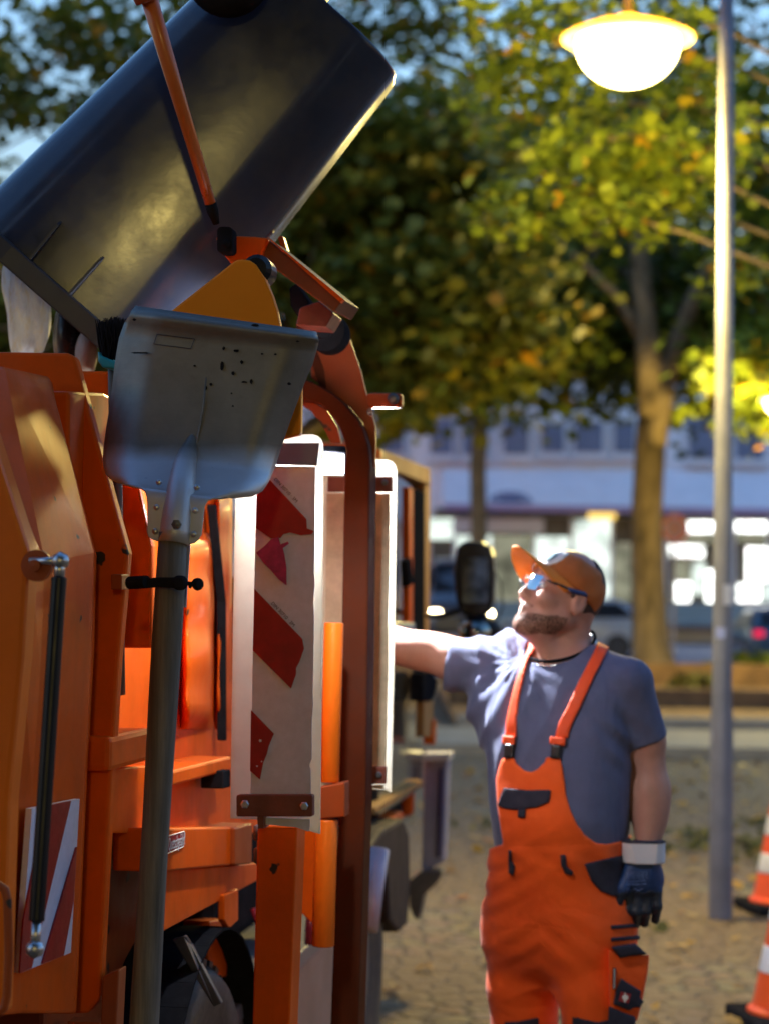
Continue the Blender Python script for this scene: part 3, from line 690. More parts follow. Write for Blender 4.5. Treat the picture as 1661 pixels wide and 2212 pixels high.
M['carsilver'] = mat('pale_car_paint', (.34, .37, .42), .3, var=.1, coat=.5)
c = G(1668, 1452); car('parked_car', 'dark blue hatchback seen from behind at the right edge with a red tail light', (c[0]+.35, c[1]+2.0, .02), R_(90), M['carblue'], lights=False)
c = P(968, 1330, 51); car('parked_van', 'tall dark van with a glowing headlight facing us beside the truck cab', (1.90, 53.2, .22), R_(-90), M['carblack'], 1.62, 'van')
c = P(1215, 1330, 52); car('parked_car', 'pale car parked side-on before the shop behind the worker', (c[0], 52.5, .2), R_(180), M['carsilver'], lights=False)

# ---------------------------------------------------------------- traffic cones
M['cone'] = mat('orange_cone_plastic', (.80, .085, .012), .45, var=.08, vscale=8)
M['conewhite'] = mat('white_cone_sleeve', (.75, .72, .74), .5, var=.06)
def cone(label, c, h=.72):
    c = np.asarray(c, float); t = thing('traffic_cone', label, 'traffic cone', tuple(c), 'traffic cones at the right edge')
    b = MB(); b.box(c+[0, 0, .025], (.20, .03, 0), (-.03, .20, 0), (0, 0, .025)); b.build('base', M['black'], t, bevel=.015)
    def rad(z): return .155-(z-.05)*(.155-.03)/(h-.05)
    b = MB(); b.lathe(c, (0, 0, 1), [(.17, .05), (.17, .062), (rad(.075), .075), (rad(h), h), (rad(h)-.008, h+.004), (.0, h-.02)], 32); b.build('body', M['cone'], t, smooth=False)
    for z0 in (.20, .39): 
        b = MB(); b.lathe(c, (0, 0, 1), [(rad(z0)+.002, z0), (rad(z0)+.003, z0+.005), (rad(z0+.095)+.003, z0+.09), (rad(z0+.095)+.002, z0+.095)], 32); b.build('reflective_band', M['conewhite'], t, smooth=True)
c = G(1690, 1968); cone('farther orange and white traffic cone beside the lamp post foot', (c[0], c[1], 0))
c = G(1712, 2215); cone('nearer orange and white traffic cone cut by the bottom right corner', (c[0], c[1], 0), .68)
# ================================================================ REFUSE TRUCK
truck = thing('garbage_truck', 'orange refuse truck with ribbed side, striped warning board and raised bin lifter', 'truck', tuple(T(1.2, 5.0, 0)))
IN = -TRT            # towards the inside of the truck
def pf(b, poly, t, dep, s=1):           # rear-facing outline at distance t, dep metres thick
    return b.prism([TF(u, v, t) for u, v in poly], TFW*dep)
def ps(b, poly, s, dep):                # side-facing outline at lateral s, dep metres thick inwards
    return b.prism([TS(u, v, s) for u, v in poly], IN*dep)
def rear(name, poly, t, dep, mt, parent=truck, bevel=.003): b = MB(); pf(b, poly, t, dep); return b.build(name, mt, parent, bevel=bevel)
def side(name, poly, s, dep, mt, parent=truck, bevel=.003): b = MB(); ps(b, poly, s, dep); return b.build(name, mt, parent, bevel=bevel)
def planepix(u, v, p0, n):
    d = ray(u, v); return CAM + d*(np.dot(p0-CAM, n)/np.dot(d, n))
def bolt(b, c, axis, r, h=.008): b.lathe(c, axis, [(r, 0), (r, h*.7), (r*.75, h), (0, h*1.02)], 6)
def ring(b, outer, inner, t, dep):
    o = [TF(u, v, t) for u, v in outer]; i = [TF(u, v, t) for u, v in inner]; n = len(o); d = TFW*dep
    vs_ = o+i+[p+d for p in o]+[p+d for p in i]; fs = []
    for k in range(n):
        k2 = (k+1) % n
        fs += [(k, k2, n+k2, n+k), (2*n+k2, 2*n+k, 3*n+k, 3*n+k2), (k2, k, 2*n+k, 2*n+k2), (n+k, n+k2, 3*n+k2, 3*n+k)]
    return b.add(vs_, fs)
def rrect(x0, y0, x1, y1, r, skew=0., n=5):   # rounded rectangle; skew moves x per pixel down
    pts = []
    for cx, cy, a0 in ((x1-r, y0+r, -90), (x1-r, y1-r, 0), (x0+r, y1-r, 90), (x0+r, y0+r, 180)):
        for k in range(n):
            a = R_(a0+90*k/(n-1)); pts.append((cx+r*math.cos(a), cy+r*math.sin(a)))
    return [(x+skew*(y-y0), y) for x, y in pts]

# ---- hopper body: folded side sheet
c1 = ([(-70, 800), (63, 1190), (50, 1420), (20, 1728), (6, 2195)], 3.12)
c2 = ([(10, 790), (98, 1215), (88, 1450), (70, 1728), (50, 2190)], 3.22)
c3 = ([(106, 811), (203, 1194), (198, 1400), (181, 1728), (160, 2190)], 3.47)
c4 = ([(113, 822), (210, 1200), (205, 1400), (187, 1728), (166, 2190)], 3.60)
b = MB(); b.grid([[TF(u, v, t) for u, v in pts] for pts, t in (c1, c2, c3, c4)])
b.build('side_sheet', M['paint'], truck, solid=.012, offset=1 if False else -1, bevel=.006)
rear('rear_panel', [(-420, 560), (-75, 760), (-62, 800), (63, 1190), (50, 1420), (20, 1728), (6, 2195), (-420, 2195)], 3.06, .055, M['paint_clean'], bevel=.008)
rear('rib_plate', [(-180, 757), (146, 762), (162, 772), (277, 1195), (256, 1430), (238, 1735), (216, 2160), (190, 2190), (-180, 2190)], 3.61, .035, M['paint'], bevel=.006)
rear('inner_wall', [(-180, 801), (236, 801), (262, 860), (330, 1180), (330, 1400), (-180, 1400)], 3.86, .03, M['paint'], bevel=.006)
side('side_panel', [(150, 845), (226, 848), (250, 860), (330, 905), (505, 905), (503, 1800), (150, 1790)], 1.09, .05, M['paint'], bevel=.006)
# pillow-pressed field in the panel, catching the work light
b = MB()
def pillow(b, u0, v0, u1, v1, s0, rise, nu=14, nv=22):
    rows = []
    for j in range(nv+1):
        row = []
        for i in range(nu+1):
            a, c = i/nu, j/nv; e = min(1, 5*min(a, 1-a))*min(1, 9*min(c, 1-c)); e = math.sin(e*math.pi/2)
            dent = .006*math.sin(9*c+3*a)+.004*math.sin(21*c+1)
            row.append(TS(u0+(u1-u0)*a, v0+(v1-v0)*c, s0-rise*e-dent*e))
        rows.append(row)
    b.grid(rows)
pillow(b, 392, 1150, 464, 1575, 1.088, .035); pillow(b, 466, 1060, 503, 1575, 1.088, .02)
b.build('pressed_field', M['paint'], truck, smooth=True)
side('panel_seam', [(466, 1090), (469, 1090), (490, 1300), (491, 1600), (488, 1600), (487, 1300)], 1.052, .02, M['black'])
side('ledge', [(374, 1665), (500, 1634), (500, 1664), (374, 1698)], 1.0, .09, M['paint'], bevel=.005)
side('ledge', [(240, 1592), (330, 1572), (330, 1642), (238, 1668)], 1.02, .07, M['paint'], bevel=.01)
side('lower_panel', [(230, 1660), (560, 1640), (560, 1800), (230, 1800)], 1.045, .03, M['paint'])
side('black_block', [(484, 1665), (499, 1662), (499, 1700), (484, 1704)], .985, .05, M['black'])
# body core behind the sheets
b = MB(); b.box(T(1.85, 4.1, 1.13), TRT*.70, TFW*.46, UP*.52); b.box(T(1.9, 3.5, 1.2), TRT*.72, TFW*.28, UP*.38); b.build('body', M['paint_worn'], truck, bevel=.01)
b = MB(); b.box(T(1.75, 6.0, .62), TRT*.5, TFW*2.6, UP*.13); b.box(T(1.35, 4.9, .80), TRT*.09, TFW*1.2, UP*.14); b.box(T(1.6, 5.3, 1.1), TRT*.5, TFW*.55, UP*.35); b.build('chassis', M['black'], truck)
for (p, q, t, r) in (((548, 1962), (575, 2028), 4.9, .009), ((672, 1975), (668, 2040), 5.2, .012)):
    b = MB(); b.tube([TF(*p, t), TF(*q, t)], r, 8); b.build('hose', M['sign_red'], truck, smooth=True)
rear('corner_post', [(222, 2110), (258, 2095), (250, 2260), (216, 2260)], 3.6, .05, M['paint_worn'])
# beam, gusset, tabs under the body
side('beam', [(345, 1790), (507, 1786), (507, 1868), (345, 1884)], .985, .09, M['paint'], bevel=.004)
side('beam_end', [(508, 1788), (546, 1778), (545, 1866), (508, 1869)], .975, .08, M['paint_worn'], bevel=.004)
side('gusset', [(340, 1874), (423, 1876), (558, 1864), (558, 1902), (423, 1975), (340, 2020)], 1.0, .02, M['paint'])
side('gusset', [(486, 1934), (516, 1920), (516, 1988), (497, 2006), (486, 1988)], .99, .015, M['paint'])
side('beam_leg', [(454, 1990), (494, 1984), (491, 2110), (450, 2112)], 1.05, .06, M['paint'])
b = MB()
for v_ in (1799, 1848): b.lathe(TF(560, v_, 4.02)-UP*.016, UP, [(.006, 0), (.011, .003), (.011, .029), (.006, .032), (0, .033)], 10)
b.tube([TF(562, 1785, 4.03), TF(561, 1870, 4.03)], .006, 8); b.build('hinge', M['darksteel'], truck, smooth=True)
rear('support_column', [(557, 1783), (643, 1783), (626, 2212), (612, 2600), (532, 2600), (546, 2212)], 4.0, .09, M['paint'], bevel=.004)
b = MB(); b.prism([TF(372, 2030, 4.1), TF(400, 2022, 4.1), TF(412, 2040, 4.15), TF(480, 2168, 4.2), TF(462, 2176, 4.2)], TFW*.02); b.build('brace', M['darksteel'], truck, bevel=.003)
b = MB(); b.box(T(1.33, 5.4, .60), TRT*.30, TFW*.9, UP*.02); b.build('step_plate', M['greyplate'], truck, bevel=.004)
b = MB(); b.box(T(1.045, 5.42, .32), TRT*.012, TFW*.88, UP*.26); b.build('side_skirt', mat('faded_lilac_brown_skirt', (.24, .15, .14), .55, var=.2, vscale=3, dirt=(.16, .08, .05), dirt_amt=.6), truck, bevel=.004)
# small warning sticker on the beam
b = MB(); b.prism([TS(u, v, .984) for u, v in ((355, 1809), (399, 1796), (397, 1829), (353, 1848))], IN*-.001); st = b.build('warning_sticker', M['sign_red'], truck)
a0, a1, a2 = TS(360, 1826, .9825), TS(398, 1812.5, .9825), TS(397, 1829, .9825)
text('sticker_text', 'en - Quetschgefahr!', .034, TS(378, 1821, .9822), nrm(a1-a0)*.62, UP*1.0, M['whiteink'], st)
b = MB()
for (p, q) in (((355, 1809), (399, 1796)), ((399, 1796), (397, 1829)), ((397, 1829), (353, 1848))): b.tube([TS(*p, .983), TS(*q, .983)], .0012, 4)
b.build('sticker_border', M['whiteink'], st)
# striped retro-reflective marking low on the side sheet
p2, p3, p3b = TF(88, 1450, 3.22), TF(198, 1400, 3.47), TF(181, 1728, 3.47); nn = nrm(np.cross(p3-p2, p3b-p2)); nn = nn if np.dot(nn, CAM-p2) > 0 else -nn
q4 = [(70, 1747), (173, 1726), (154, 2058), (44, 2102)]
def onp(u, v, off): return planepix(u, v, p2+nn*off, nn)
b = MB(); b.prism([onp(u, v, .016) for u, v in q4], -nn*.01); mk = b.build('reflective_marking', M['white'], truck)
b = MB()
for poly in ([(100, 1741), (155, 1730), (70, 2091), (44, 2102), (52, 1990)], [(167, 1830), (160, 1950), (139, 2064), (93, 2082)]): b.prism([onp(u, v, .0195) for u, v in poly], -nn*.003)
b.build('red_stripe', M['red'], mk)
# gas strut
A, B_ = TF(131, 1212, 3.05), TF(76, 2050, 2.98)
d = nrm(B_-A); Lr = np.linalg.norm(B_-A)
b = MB(); b.tube([A+d*.025, A+d*Lr*.93], .0118, 20); gs = b.build('gas_strut', M['blackgloss'], truck, smooth=False, bevel=.002)
b = MB(); b.tube([A-d*.005, A+d*.03], .0085, 14); b.lathe(A, -TRT, [(.0, -.014), (.009, -.011), (.0145, 0), (.009, .011), (0, .014)], 16); b.tube([A, A-TRT*.05+TFW*.01], .006, 10); b.build('ball_joint', M['steel'], gs, smooth=True)
b = MB(); b.tube([A+d*Lr*.93, B_], .0075, 12); b.lathe(B_, -TRT, [(.0, -.014), (.009, -.011), (.014, 0), (.009, .011), (0, .014)], 16); b.build('ball_joint', M['steel'], gs, smooth=True)
b = MB(); c = TF(84, 1222, 3.07); b.lathe(c, -TFW, [(.024, 0), (.024, .012), (.009, .013), (.009, .02), (0, .021)], 24); b.build('hinge_plate', M['paint_worn'], truck)
# pipe handle bottom left
b = MB(); hp = [(-14, 1905), (-2, 1912), (12, 1922), (17, 1945), (20, 2060), (16, 2150), (9, 2178), (-6, 2190), (-20, 2188)]
b.tube([TF(u, v, 2.97) for u, v in hp], .0065, 12); b.build('grab_handle', M['paint_worn'], truck, smooth=True)
# rear wheel
def wheel(s, t, r, wd):
    b = MB(); c = T(s, t, r); prof = [(r*.55, -wd*.1), (r*.8, .0), (r*.93, .005), (r*.99, -.02), (r, -.06), (r, -wd+.06), (r*.93, -wd)]
    b.lathe(c, TRT, [(p, h) for p, h in prof], 56); o = b.build('wheel', M['tyre'], truck, smooth=True)
    b = MB(); b.lathe(c, TRT, [(r*.56, -.02), (r*.54, -.05), (r*.3, -.07), (r*.28, -.02), (.0, -.015)], 40); b.build('rim', M['darksteel'], o, smooth=True)
    b = MB()
    for k in range(40):
        a = 2*math.pi*k/40; dd = TFW*math.cos(a)+UP*math.sin(a); tt = -TFW*math.sin(a)+UP*math.cos(a)
        b.box(c+dd*(r+.002)-TRT*wd*.5, TRT*(wd*.42), tt*.016, dd*.008)
    b.build('tread', M['tyre'], o)
wheel(1.02, 4.36, .385, .26); wheel(1.02, 6.50, .385, .26)
b = MB()
arc = [T(.99, 4.36-.46*math.cos(a), .385+.46*math.sin(a)) for a in np.linspace(.15, 2.9, 20)]
for i in range(19): b.prism([arc[i], arc[i+1], arc[i+1]+IN*.28, arc[i]+IN*.28], nrm(arc[i]-T(.99, 4.36, .385))*.006)
b.build('mudguard', M['black'], truck, smooth=False)

# ---- warning boards
PL1 = [(511, 938), (676, 938), (686, 941), (694, 948), (698, 958), (699, 975), (697, 1240), (695, 1500), (692, 1802), (640, 1787), (568, 1771), (498, 1768), (503, 1400)]
fr = MB(); pf(fr, PL1, 3.956, .005); b1 = fr.build('warning_board', M['plate'], truck, bevel=.001)
bd = MB(); pf(bd, [(556, 1006), (681, 1009), (679, 1240), (680, 1262), (677, 1300), (679, 1330), (676, 1500), (677, 1520), (674, 1560), (674, 1640), (668, 1652), (672, 1664), (672, 1722), (542, 1720), (547, 1405)], 3.952, .003); bd.build('white_film', M['white'], b1)
bd = MB(); pf(bd, [(568, 1766), (670, 1770), (670, 1788), (666, 1796), (640, 1787), (568, 1781)], 3.951, .003); bd.build('white_film', M['white'], b1)
for poly in ([(581, 1034), (662, 1121), (663, 1141), (678, 1147), (673, 1154), (650, 1156), (627, 1150), (612, 1154), (606, 1162), (586, 1163), (554, 1141), (556, 1040), (560, 1020)],
             [(550, 1272), (653, 1380), (657, 1401), (647, 1430), (640, 1443), (640, 1456), (629, 1487), (547, 1405)],
             [(543, 1534), (592, 1585), (581, 1612), (577, 1629), (569, 1648), (562, 1684), (541, 1665)]):
    bd = MB(); pf(bd, poly, 3.949, .003); bd.build('red_stripe', M['red'], b1)
bd = MB(); pf(bd, [(554, 1194), (574, 1178), (587, 1164), (602, 1160), (606, 1176), (622, 1170), (624, 1174), (611, 1184), (615, 1200), (619, 1226), (619, 1264), (603, 1252), (586, 1232), (570, 1216)], 3.944, .004); bd.build('peeled_film', M['magenta'], b1)
for (u, v) in ((616, 1062), (610, 1330)):
    text('board_print', 'DIN 30710 · 3M', .0095, TF(u+2, v-3, 3.9485), nrm(TF(u+10, v+10.5, 3.9485)-TF(u, v, 3.9485)), nrm(TF(u+10.5, v-10, 3.9485)-TF(u, v, 3.9485)), M['ink'], b1)
bd = MB()
for (u, v, r) in ((556, 1655, 2.2), (563, 1600, 3.4), (566, 1645, 1.8), (640, 1290, 2)): bd.lathe(TF(u, v, 3.9485), -TFW, [(r*.0009, 0), (0, .0006)], 5)
bd.build('torn_spots', M['white'], b1)
rear('bracket', rrect(511, 1717, 676, 1764, 5, -.0), 3.925, .022, M['rust'], b1, .002)
bd = MB(); pf(bd, [(556, 1762), (570, 1762), (570, 1790), (558, 1790)], 3.93, .05); bd.build('bracket_stem', M['rust'], b1)
bd = MB()
for (u, v) in ((530, 1737), (658, 1741)): bolt(bd, TF(u, v, 3.924), -TFW, .0085, .005)
bd.build('screw', M['steel'], b1)
rear('top_bracket', [(586, 957), (690, 957), (684, 1005), (576, 1003)], 3.945, .006, mat('blue_grey_steel', (.16, .20, .30), .5, var=.1), b1, .001)
PL2 = [(690, 993), (836, 993), (847, 997), (854, 1005), (857, 1018), (852, 1380), (845, 1713), (830, 1706), (690, 1702)]
fr = MB(); pf(fr, PL2, 4.736, .005); b2 = fr.build('warning_board', M['plate'], truck, bevel=.001)
bd = MB(); pf(bd, [(706, 1066), (842, 1066), (841, 1240), (838, 1330), (839, 1420), (833, 1655), (700, 1655)], 4.732, .003); bd.build('tan_film', M['cream'], b2)
bd = MB(); pf(bd, [(712, 1696), (830, 1696), (828, 1704), (712, 1701)], 4.732, .003); bd.build('tan_film', M['cream'], b2)
rear('bracket', [(708, 1029), (846, 1029), (846, 1062), (708, 1062)], 4.70, .02, M['rust'], b2, .002)
rear('bracket', [(697, 1656), (834, 1656), (832, 1694), (696, 1692)], 4.70, .02, M['rust'], b2, .002)
bd = MB()
for (u, v) in ((831, 1042), (818, 1674), (712, 1676)): bolt(bd, TF(u, v, 4.699), -TFW, .008, .005)
bd.build('screw', M['darksteel'], b2)

# ---- hydraulic columns and lift rail
b = MB(); b.tube([TF(722, 1345, 4.42), TF(712, 1690, 4.42)], .021, 24); b.tube([TF(706, 1770, 4.40), TF(698, 2044, 4.40)], .024, 24); b.build('hydraulic_cylinder', M['paint_clean'], truck, smooth=True, bevel=.003)
rear('cylinder_bracket', [(690, 1700), (745, 1690), (745, 1765), (690, 1770)], 4.38, .06, M['paint_worn'])
rear('orange_plate', [(628, 1790), (690, 1790), (680, 2000), (628, 1950)], 4.62, .02, M['paint'])
POST = [(712, 2420), (714, 2212), (732, 1731), (744, 1010), (749, 974), (744, 951), (732, 921), (717, 898), (697, 878), (673, 866), (640, 860),
        (640, 814), (676, 825), (708, 842), (741, 869), (767, 898), (785, 927), (796, 962), (799, 1000), (790, 1731), (774, 2212), (771, 2420)]
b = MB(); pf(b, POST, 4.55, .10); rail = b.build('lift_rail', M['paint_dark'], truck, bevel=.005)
rear('rail_flange', [(672, 680), (735, 697), (757, 735), (779, 800), (796, 869), (811, 922), (812, 957), (809, 1009), (799, 1018), (797, 962), (785, 913), (758, 881), (735, 862), (700, 838), (672, 815)], 4.60, .014, M['paint_worn'], rail, .002)
rear('rail_flange', [(640, 868), (672, 888), (691, 913), (705, 935), (714, 955), (738, 958), (728, 921), (705, 885), (665, 862)], 4.63, .014, M['paint_worn'], rail, .002)
rear('rail_flange', [(640, 690), (680, 745), (700, 800), (705, 840), (690, 834), (672, 780), (640, 735)], 4.595, .02, M['paint_dark'], rail, .002)
rear('stop_tab', rrect(792, 849, 868, 880, 8, 0), 4.575, .03, M['paint_worn'], rail, .003)
b = MB(); b.lathe(TF(850, 862, 4.574), -TFW, [(.013, 0), (.013, .01), (.007, .014), (0, .015)], 16); b.build('bolt', M['darksteel'], rail)
for uv in ((808, 872), (801, 889)):
    b = MB(); b.lathe(TF(*uv, 4.598), -TFW, [(.009, 0), (.007, .01), (0, .011)], 8); b.build('bolt', M['darksteel'], rail)
b = MB(); b.lathe(TF(706, 718, 4.50), -TFW, [(.045, -.05), (.045, .03), (.02, .032), (.018, .045), (0, .046)], 28); b.build('pivot', M['black'], rail)
# lifting triangle and box arm
tri = [(350, 690), (374, 668), (502, 567), (512, 561), (524, 560), (540, 562), (552, 570), (575, 604), (590, 640), (600, 672), (606, 705), (612, 740), (652, 800), (650, 938), (600, 950), (350, 950)]
rear('lift_plate', tri, 3.72, .022, M['paint_lit'], truck, .004)
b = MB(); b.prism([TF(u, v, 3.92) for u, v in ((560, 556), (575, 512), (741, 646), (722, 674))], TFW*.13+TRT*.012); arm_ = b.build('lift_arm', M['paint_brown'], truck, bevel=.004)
b = MB(); b.prism([TF(u, v, 3.90) for u, v in ((576, 511), (585, 516), (742, 646), (735, 653))], TFW*.02); b.build('lit_arm_edge', M['paint'], arm_)  # lighter strip paints in the lamp-lit top edge of the arm
b = MB(); b.prism([TF(u, v, 3.90) for u, v in ((466, 512), (480, 508), (552, 511), (580, 514), (560, 560), (530, 572), (500, 570), (482, 548))], TFW*.03); b.build('arm_ear', M['paint'], arm_, bevel=.004)
b = MB(); b.lathe(TF(556, 582, 3.74), -TFW, [(.028, -.05), (.028, .0), (.02, .012), (0, .013)], 20); b.build('pivot', M['blackgloss'], arm_, smooth=False)
rear('link_bracket', [(648, 664), (690, 650), (722, 676), (704, 706), (640, 702)], 4.05, .10, M['rust'], arm_)
rear('link_block', [(625, 622), (640, 612), (668, 650), (664, 672), (648, 690), (628, 660)], 4.10, .08, M['black'], arm_)
rear('bin_hook', [(600, 512), (611, 508), (621, 540), (612, 552)], 4.2, .03, M['paint_worn'], arm_)
b = MB(); b.prism([TF(u, v, 3.86) for u, v in rrect(469, 489, 503, 546, 10)], TFW*.04); b.lathe(TF(490, 527, 3.86), -TFW, [(.008, 0), (.008, .008), (0, .009)], 12); b.build('coupling', M['black'], arm_, bevel=.003)
# tie rod
R0, R1 = TF(306, -60, 3.62), TF(459, 452, 3.84); dd = nrm(R1-R0)
b = MB(); b.tube([R0, R0*.5+R1*.5, R1-dd*.0], [.0165, .0135, .0105], 22); rod = b.build('tie_rod', mat('orange_rod_paint', (.66, .15, .025), .35, var=.12, chips=(.04, .03, .03), chip_t=.70, chip_s=22, coat=.2), truck, smooth=True)
b = MB(); b.tube([TF(316, 3, 3.635)-dd*.42, TF(316, 3, 3.635)-dd*.006, TF(317, 5, 3.635)], [.021, .021, .0195], 22); b.build('collar', M['paint_worn'], rod, smooth=True)
b = MB(); b.tube([R1-dd*.012, R1+dd*.004, R1+dd*.03], [.0112, .0112, .006], 16); b.build('rod_tip', M['black'], rod, smooth=True)
# bracket holding the end of the rod at the top of the container (above the picture)
# ---- work lamps
def work_lamp(u, v, t, aim, power, off, beam):
    c = TF(u, v, t); a = nrm(aim)
    b = MB(); xx = nrm(np.cross(a, UP)); yy = np.cross(xx, a)
    b.box(c-a*.022, xx*.030, yy*.026, a*.018); o = b.build('work_light', M['black'], truck, bevel=.004)
    b = MB(); b.box(c-a*.001, xx*.026, yy*.022, a*.003); b.build('led_face', M['led'], o, bevel=.003)
    ld = bpy.data.lights.new('led_light', 'SPOT'); ld.spot_size = R_(180); ld.spot_blend = .15; ld.energy = power*LM; ld.color = (.93, .97, 1.0); ld.shadow_soft_size = .02
    lo = bpy.data.objects.new('led_light', ld); COL.objects.link(lo); lo.location = Vector((c+off-origin_of(truck)).tolist())
    lo.rotation_euler = Vector((-nrm(beam)).tolist()).to_track_quat('Z', 'Y').to_euler(); lo.parent = o
    return o
work_lamp(715, 1003, 4.10, TRT*.15-TFW*.75+UP*-.35, 13, TRT*.0-TFW*.035, TFW*.43-TRT*.9+UP*-.55)
work_lamp(769, 1012, 5.34, TRT*1.0+TFW*.05-UP*.12, 160, TRT*.04, TRT+TFW*.02)
b = MB(); b.tube([TF(715, 1003, 4.14), TF(716, 1003, 4.5)], .012, 8); b.tube([TF(769, 1012, 5.40)+IN*.03, TF(740, 1012, 5.55)], .012, 8); b.build('lamp_bracket', M['black'], truck)

# ---- cab
sC = 1.06
M['cabside'] = mat('dark_cab_door', (.05, .045, .045), .16, var=.2, vscale=3, coat=.5)
M['beige'] = mat('cab_corner_tan_paint', (.42, .20, .06), .6, var=.15, spec=.15)
cabd = MB(); ps(cabd, [(818, 1385), (914, 1390), (912, 1700), (818, 1765)], sC, .05); door = cabd.build('cab_door', M['cabside'], truck, bevel=.006)
gl = MB(); ps(gl, [(816, 995), (895, 1056), (894, 1352), (816, 1352)], sC+.012, .006); gl.build('door_window', glass('cab_glass', (.75, .78, .60), .82), door)
side('window_frame', [(893, 1052), (917, 1064), (916, 1480), (912, 1500), (898, 1500), (892, 1350)], sC-.004, .05, M['black'], door)
side('window_frame', [(884, 1052), (893.5, 1056), (892, 1350), (884, 1345)], sC-.002, .04, M['paint'], door)
side('window_frame', [(816, 1340), (896, 1345), (896, 1392), (816, 1390)], sC-.006, .05, M['cabside'], door)
side('door_handle', [(881, 1212), (889, 1205), (892, 1260), (884, 1268)], sC-.03, .03, M['black'], door)
side('cab_roof_edge', [(812, 966), (928, 1012), (930, 1048), (812, 1002)], sC-.01, .12, M['beige'])
rear('marker_light', [(811, 966), (823, 972), (823, 990), (811, 990)], 6.7, .03, M['paint_clean'])
side('cab_pillar', [(917, 1040), (929, 1020), (927, 1350), (921, 1500), (912, 1500), (917, 1350)], sC+.01, .06, M['beige'])
q0, q1 = TS(818, 966, sC), TS(928, 1012, sC); tA = np.dot(q0, TFW); tB = np.dot(q1, TFW); hr = q1[2]
b = MB(); b.box(T(1.85, (tA+tB)/2, hr-.03), TRT*.72, TFW*(tB-tA)/2, UP*.03); b.build('cab_roof', M['paint'], truck, bevel=.01)
b = MB(); b.box(T(1.85, (tA+tB)/2, .95), TRT*.70, TFW*((tB-tA)/2-.02), UP*.28); b.build('cab_floor', M['black'], truck)
for tt in ((tA+tB)/2, tB-.1):
    b = MB(); b.box(T(2.56, tt, 1.6), TRT*.03, TFW*.05, UP*.45); b.build('far_pillar', M['black'], truck)
b = MB(); b.box(T(1.5, tA+.33, 1.43), TRT*.22, TFW*.06, UP*.20); b.box(T(1.5, tA+.33, 1.2), TRT*.2, TFW*.055, UP*.06); b.box(T(1.5, tA+.5, 1.22), TRT*.22, TFW*.2, UP*.07); b.build('cab_seat', M['black'], truck, bevel=.02)
b = MB(); b.box(T(1.85, tB+.02, 1.02), TRT*.74, TFW*.03, UP*.32); b.build('cab_front', M['paint'], truck, bevel=.02)
b = MB(); b.prism([T(1.12, tB, 1.34), T(2.56, tB, 1.34), T(2.52, tB-.12, hr-.07), T(1.16, tB-.12, hr-.07)], TFW*.006); b.build('windscreen', glass('windscreen_glass', (.9, .95, .9), .9), truck)
side('door_sill', [(811, 1745), (910, 1684), (910, 1696), (811, 1760)], sC-.03, .06, M['beige'])
side('wheel_fender', [(806, 1800), (868, 1752), (874, 1766), (812, 1815)], 1.03, .14, M['paint'], bevel=.006)
b = MB(); ps(b, [(800, 1832), (826, 1792), (872, 1768), (884, 1800), (886, 1900), (880, 1998), (862, 2014), (842, 1990), (838, 1900), (820, 1860)], .985, .22); b.build('wheel_fender', mat('black_fender', (.05, .034, .034), .7, var=.2, spec=.1), truck, bevel=.012)
b = MB(); b.tube([TF(820, 1835, 5.9), TF(806, 1930, 5.85), TF(796, 2010, 5.8)], .028, 16); b.build('air_pipe', M['alu'], truck, smooth=True)
b = MB(); pf(b, [(915, 1642), (966, 1642), (958, 1862), (910, 1885)], 8.3, .12); bp_ = b.build('front_step', M['alu'], truck, bevel=.006)
rear('step_slot', [(948, 1660), (956, 1660), (950, 1850), (942, 1852)], 8.29, .02, mat('deep_blue_slot', (.03, .025, .10), .5), bp_)
rear('step_cap', [(912, 1628), (970, 1628), (968, 1644), (912, 1644)], 8.27, .16, M['frame_white'], bp_)
rear('step_foot', [(880, 1905), (912, 1880), (955, 1882), (945, 1905), (915, 1935), (905, 1985), (895, 1985), (884, 1960)], 8.25, .1, M['darksteel'], bp_)
side('grab_post', [(916, 1512), (936, 1512), (934, 1592), (914, 1592)], .99, .03, M['beige'])
side('grab_knob', [(914, 1455), (934, 1452), (944, 1470), (940, 1498), (932, 1515), (914, 1515)], .985, .05, M['black'])
b = MB(); b.lathe(TS(928, 1580, 1.0), TRT, [(.05, -.02), (.05, .02), (0, .021)], 16); b.build('indicator', M['paint_clean'], truck)
# mirrors
mo = [(985, 1186), (993, 1174), (1010, 1168), (1040, 1170), (1056, 1178), (1064, 1200), (1067, 1245), (1064, 1295), (1056, 1322), (1040, 1334), (1006, 1334), (990, 1318), (983, 1290), (978, 1240)]
b = MB(); pf(b, mo, 8.22, .09); mir = b.build('mirror_housing', M['blackgloss'], truck, bevel=.012)
M['mirror'] = mat('mirror_glass', (.5, .52, .48), .05, metal=1, var=.7, vscale=14, rvar=0)  # blotchy tint stands in for uneven reflections
mn = nrm(-TFW+TRT*.30+UP*.05); mc = TF(1026, 1254, 8.17)
b = MB(); b.prism([planepix(u, v, mc, mn) for u, v in rrect(998, 1204, 1053, 1303, 8)], TFW*.004); b.build('mirror_glass', M['mirror'], mir)
def sph(b, c, ax, ay, az, n=24, m=14):
    rows = [[c+ax*math.cos(p)*math.cos(q)+ay*math.cos(p)*math.sin(q)+az*math.sin(p) for q in np.linspace(0, 2*math.pi, n+1)] for p in np.linspace(-math.pi/2, math.pi/2, m+1)]
    return b.grid(rows)
b = MB(); sph(b, TF(1036, 1362, 8.24), TRT*.088, TFW*.07, UP*.066); dm = b.build('mirror_housing', M['blackgloss'], truck, smooth=True)
b = MB(); sph(b, TF(1026, 1366, 8.20), TRT*.066, TFW*.06, UP*.055); b.build('mirror_dome', M['mirror'], dm, smooth=True)
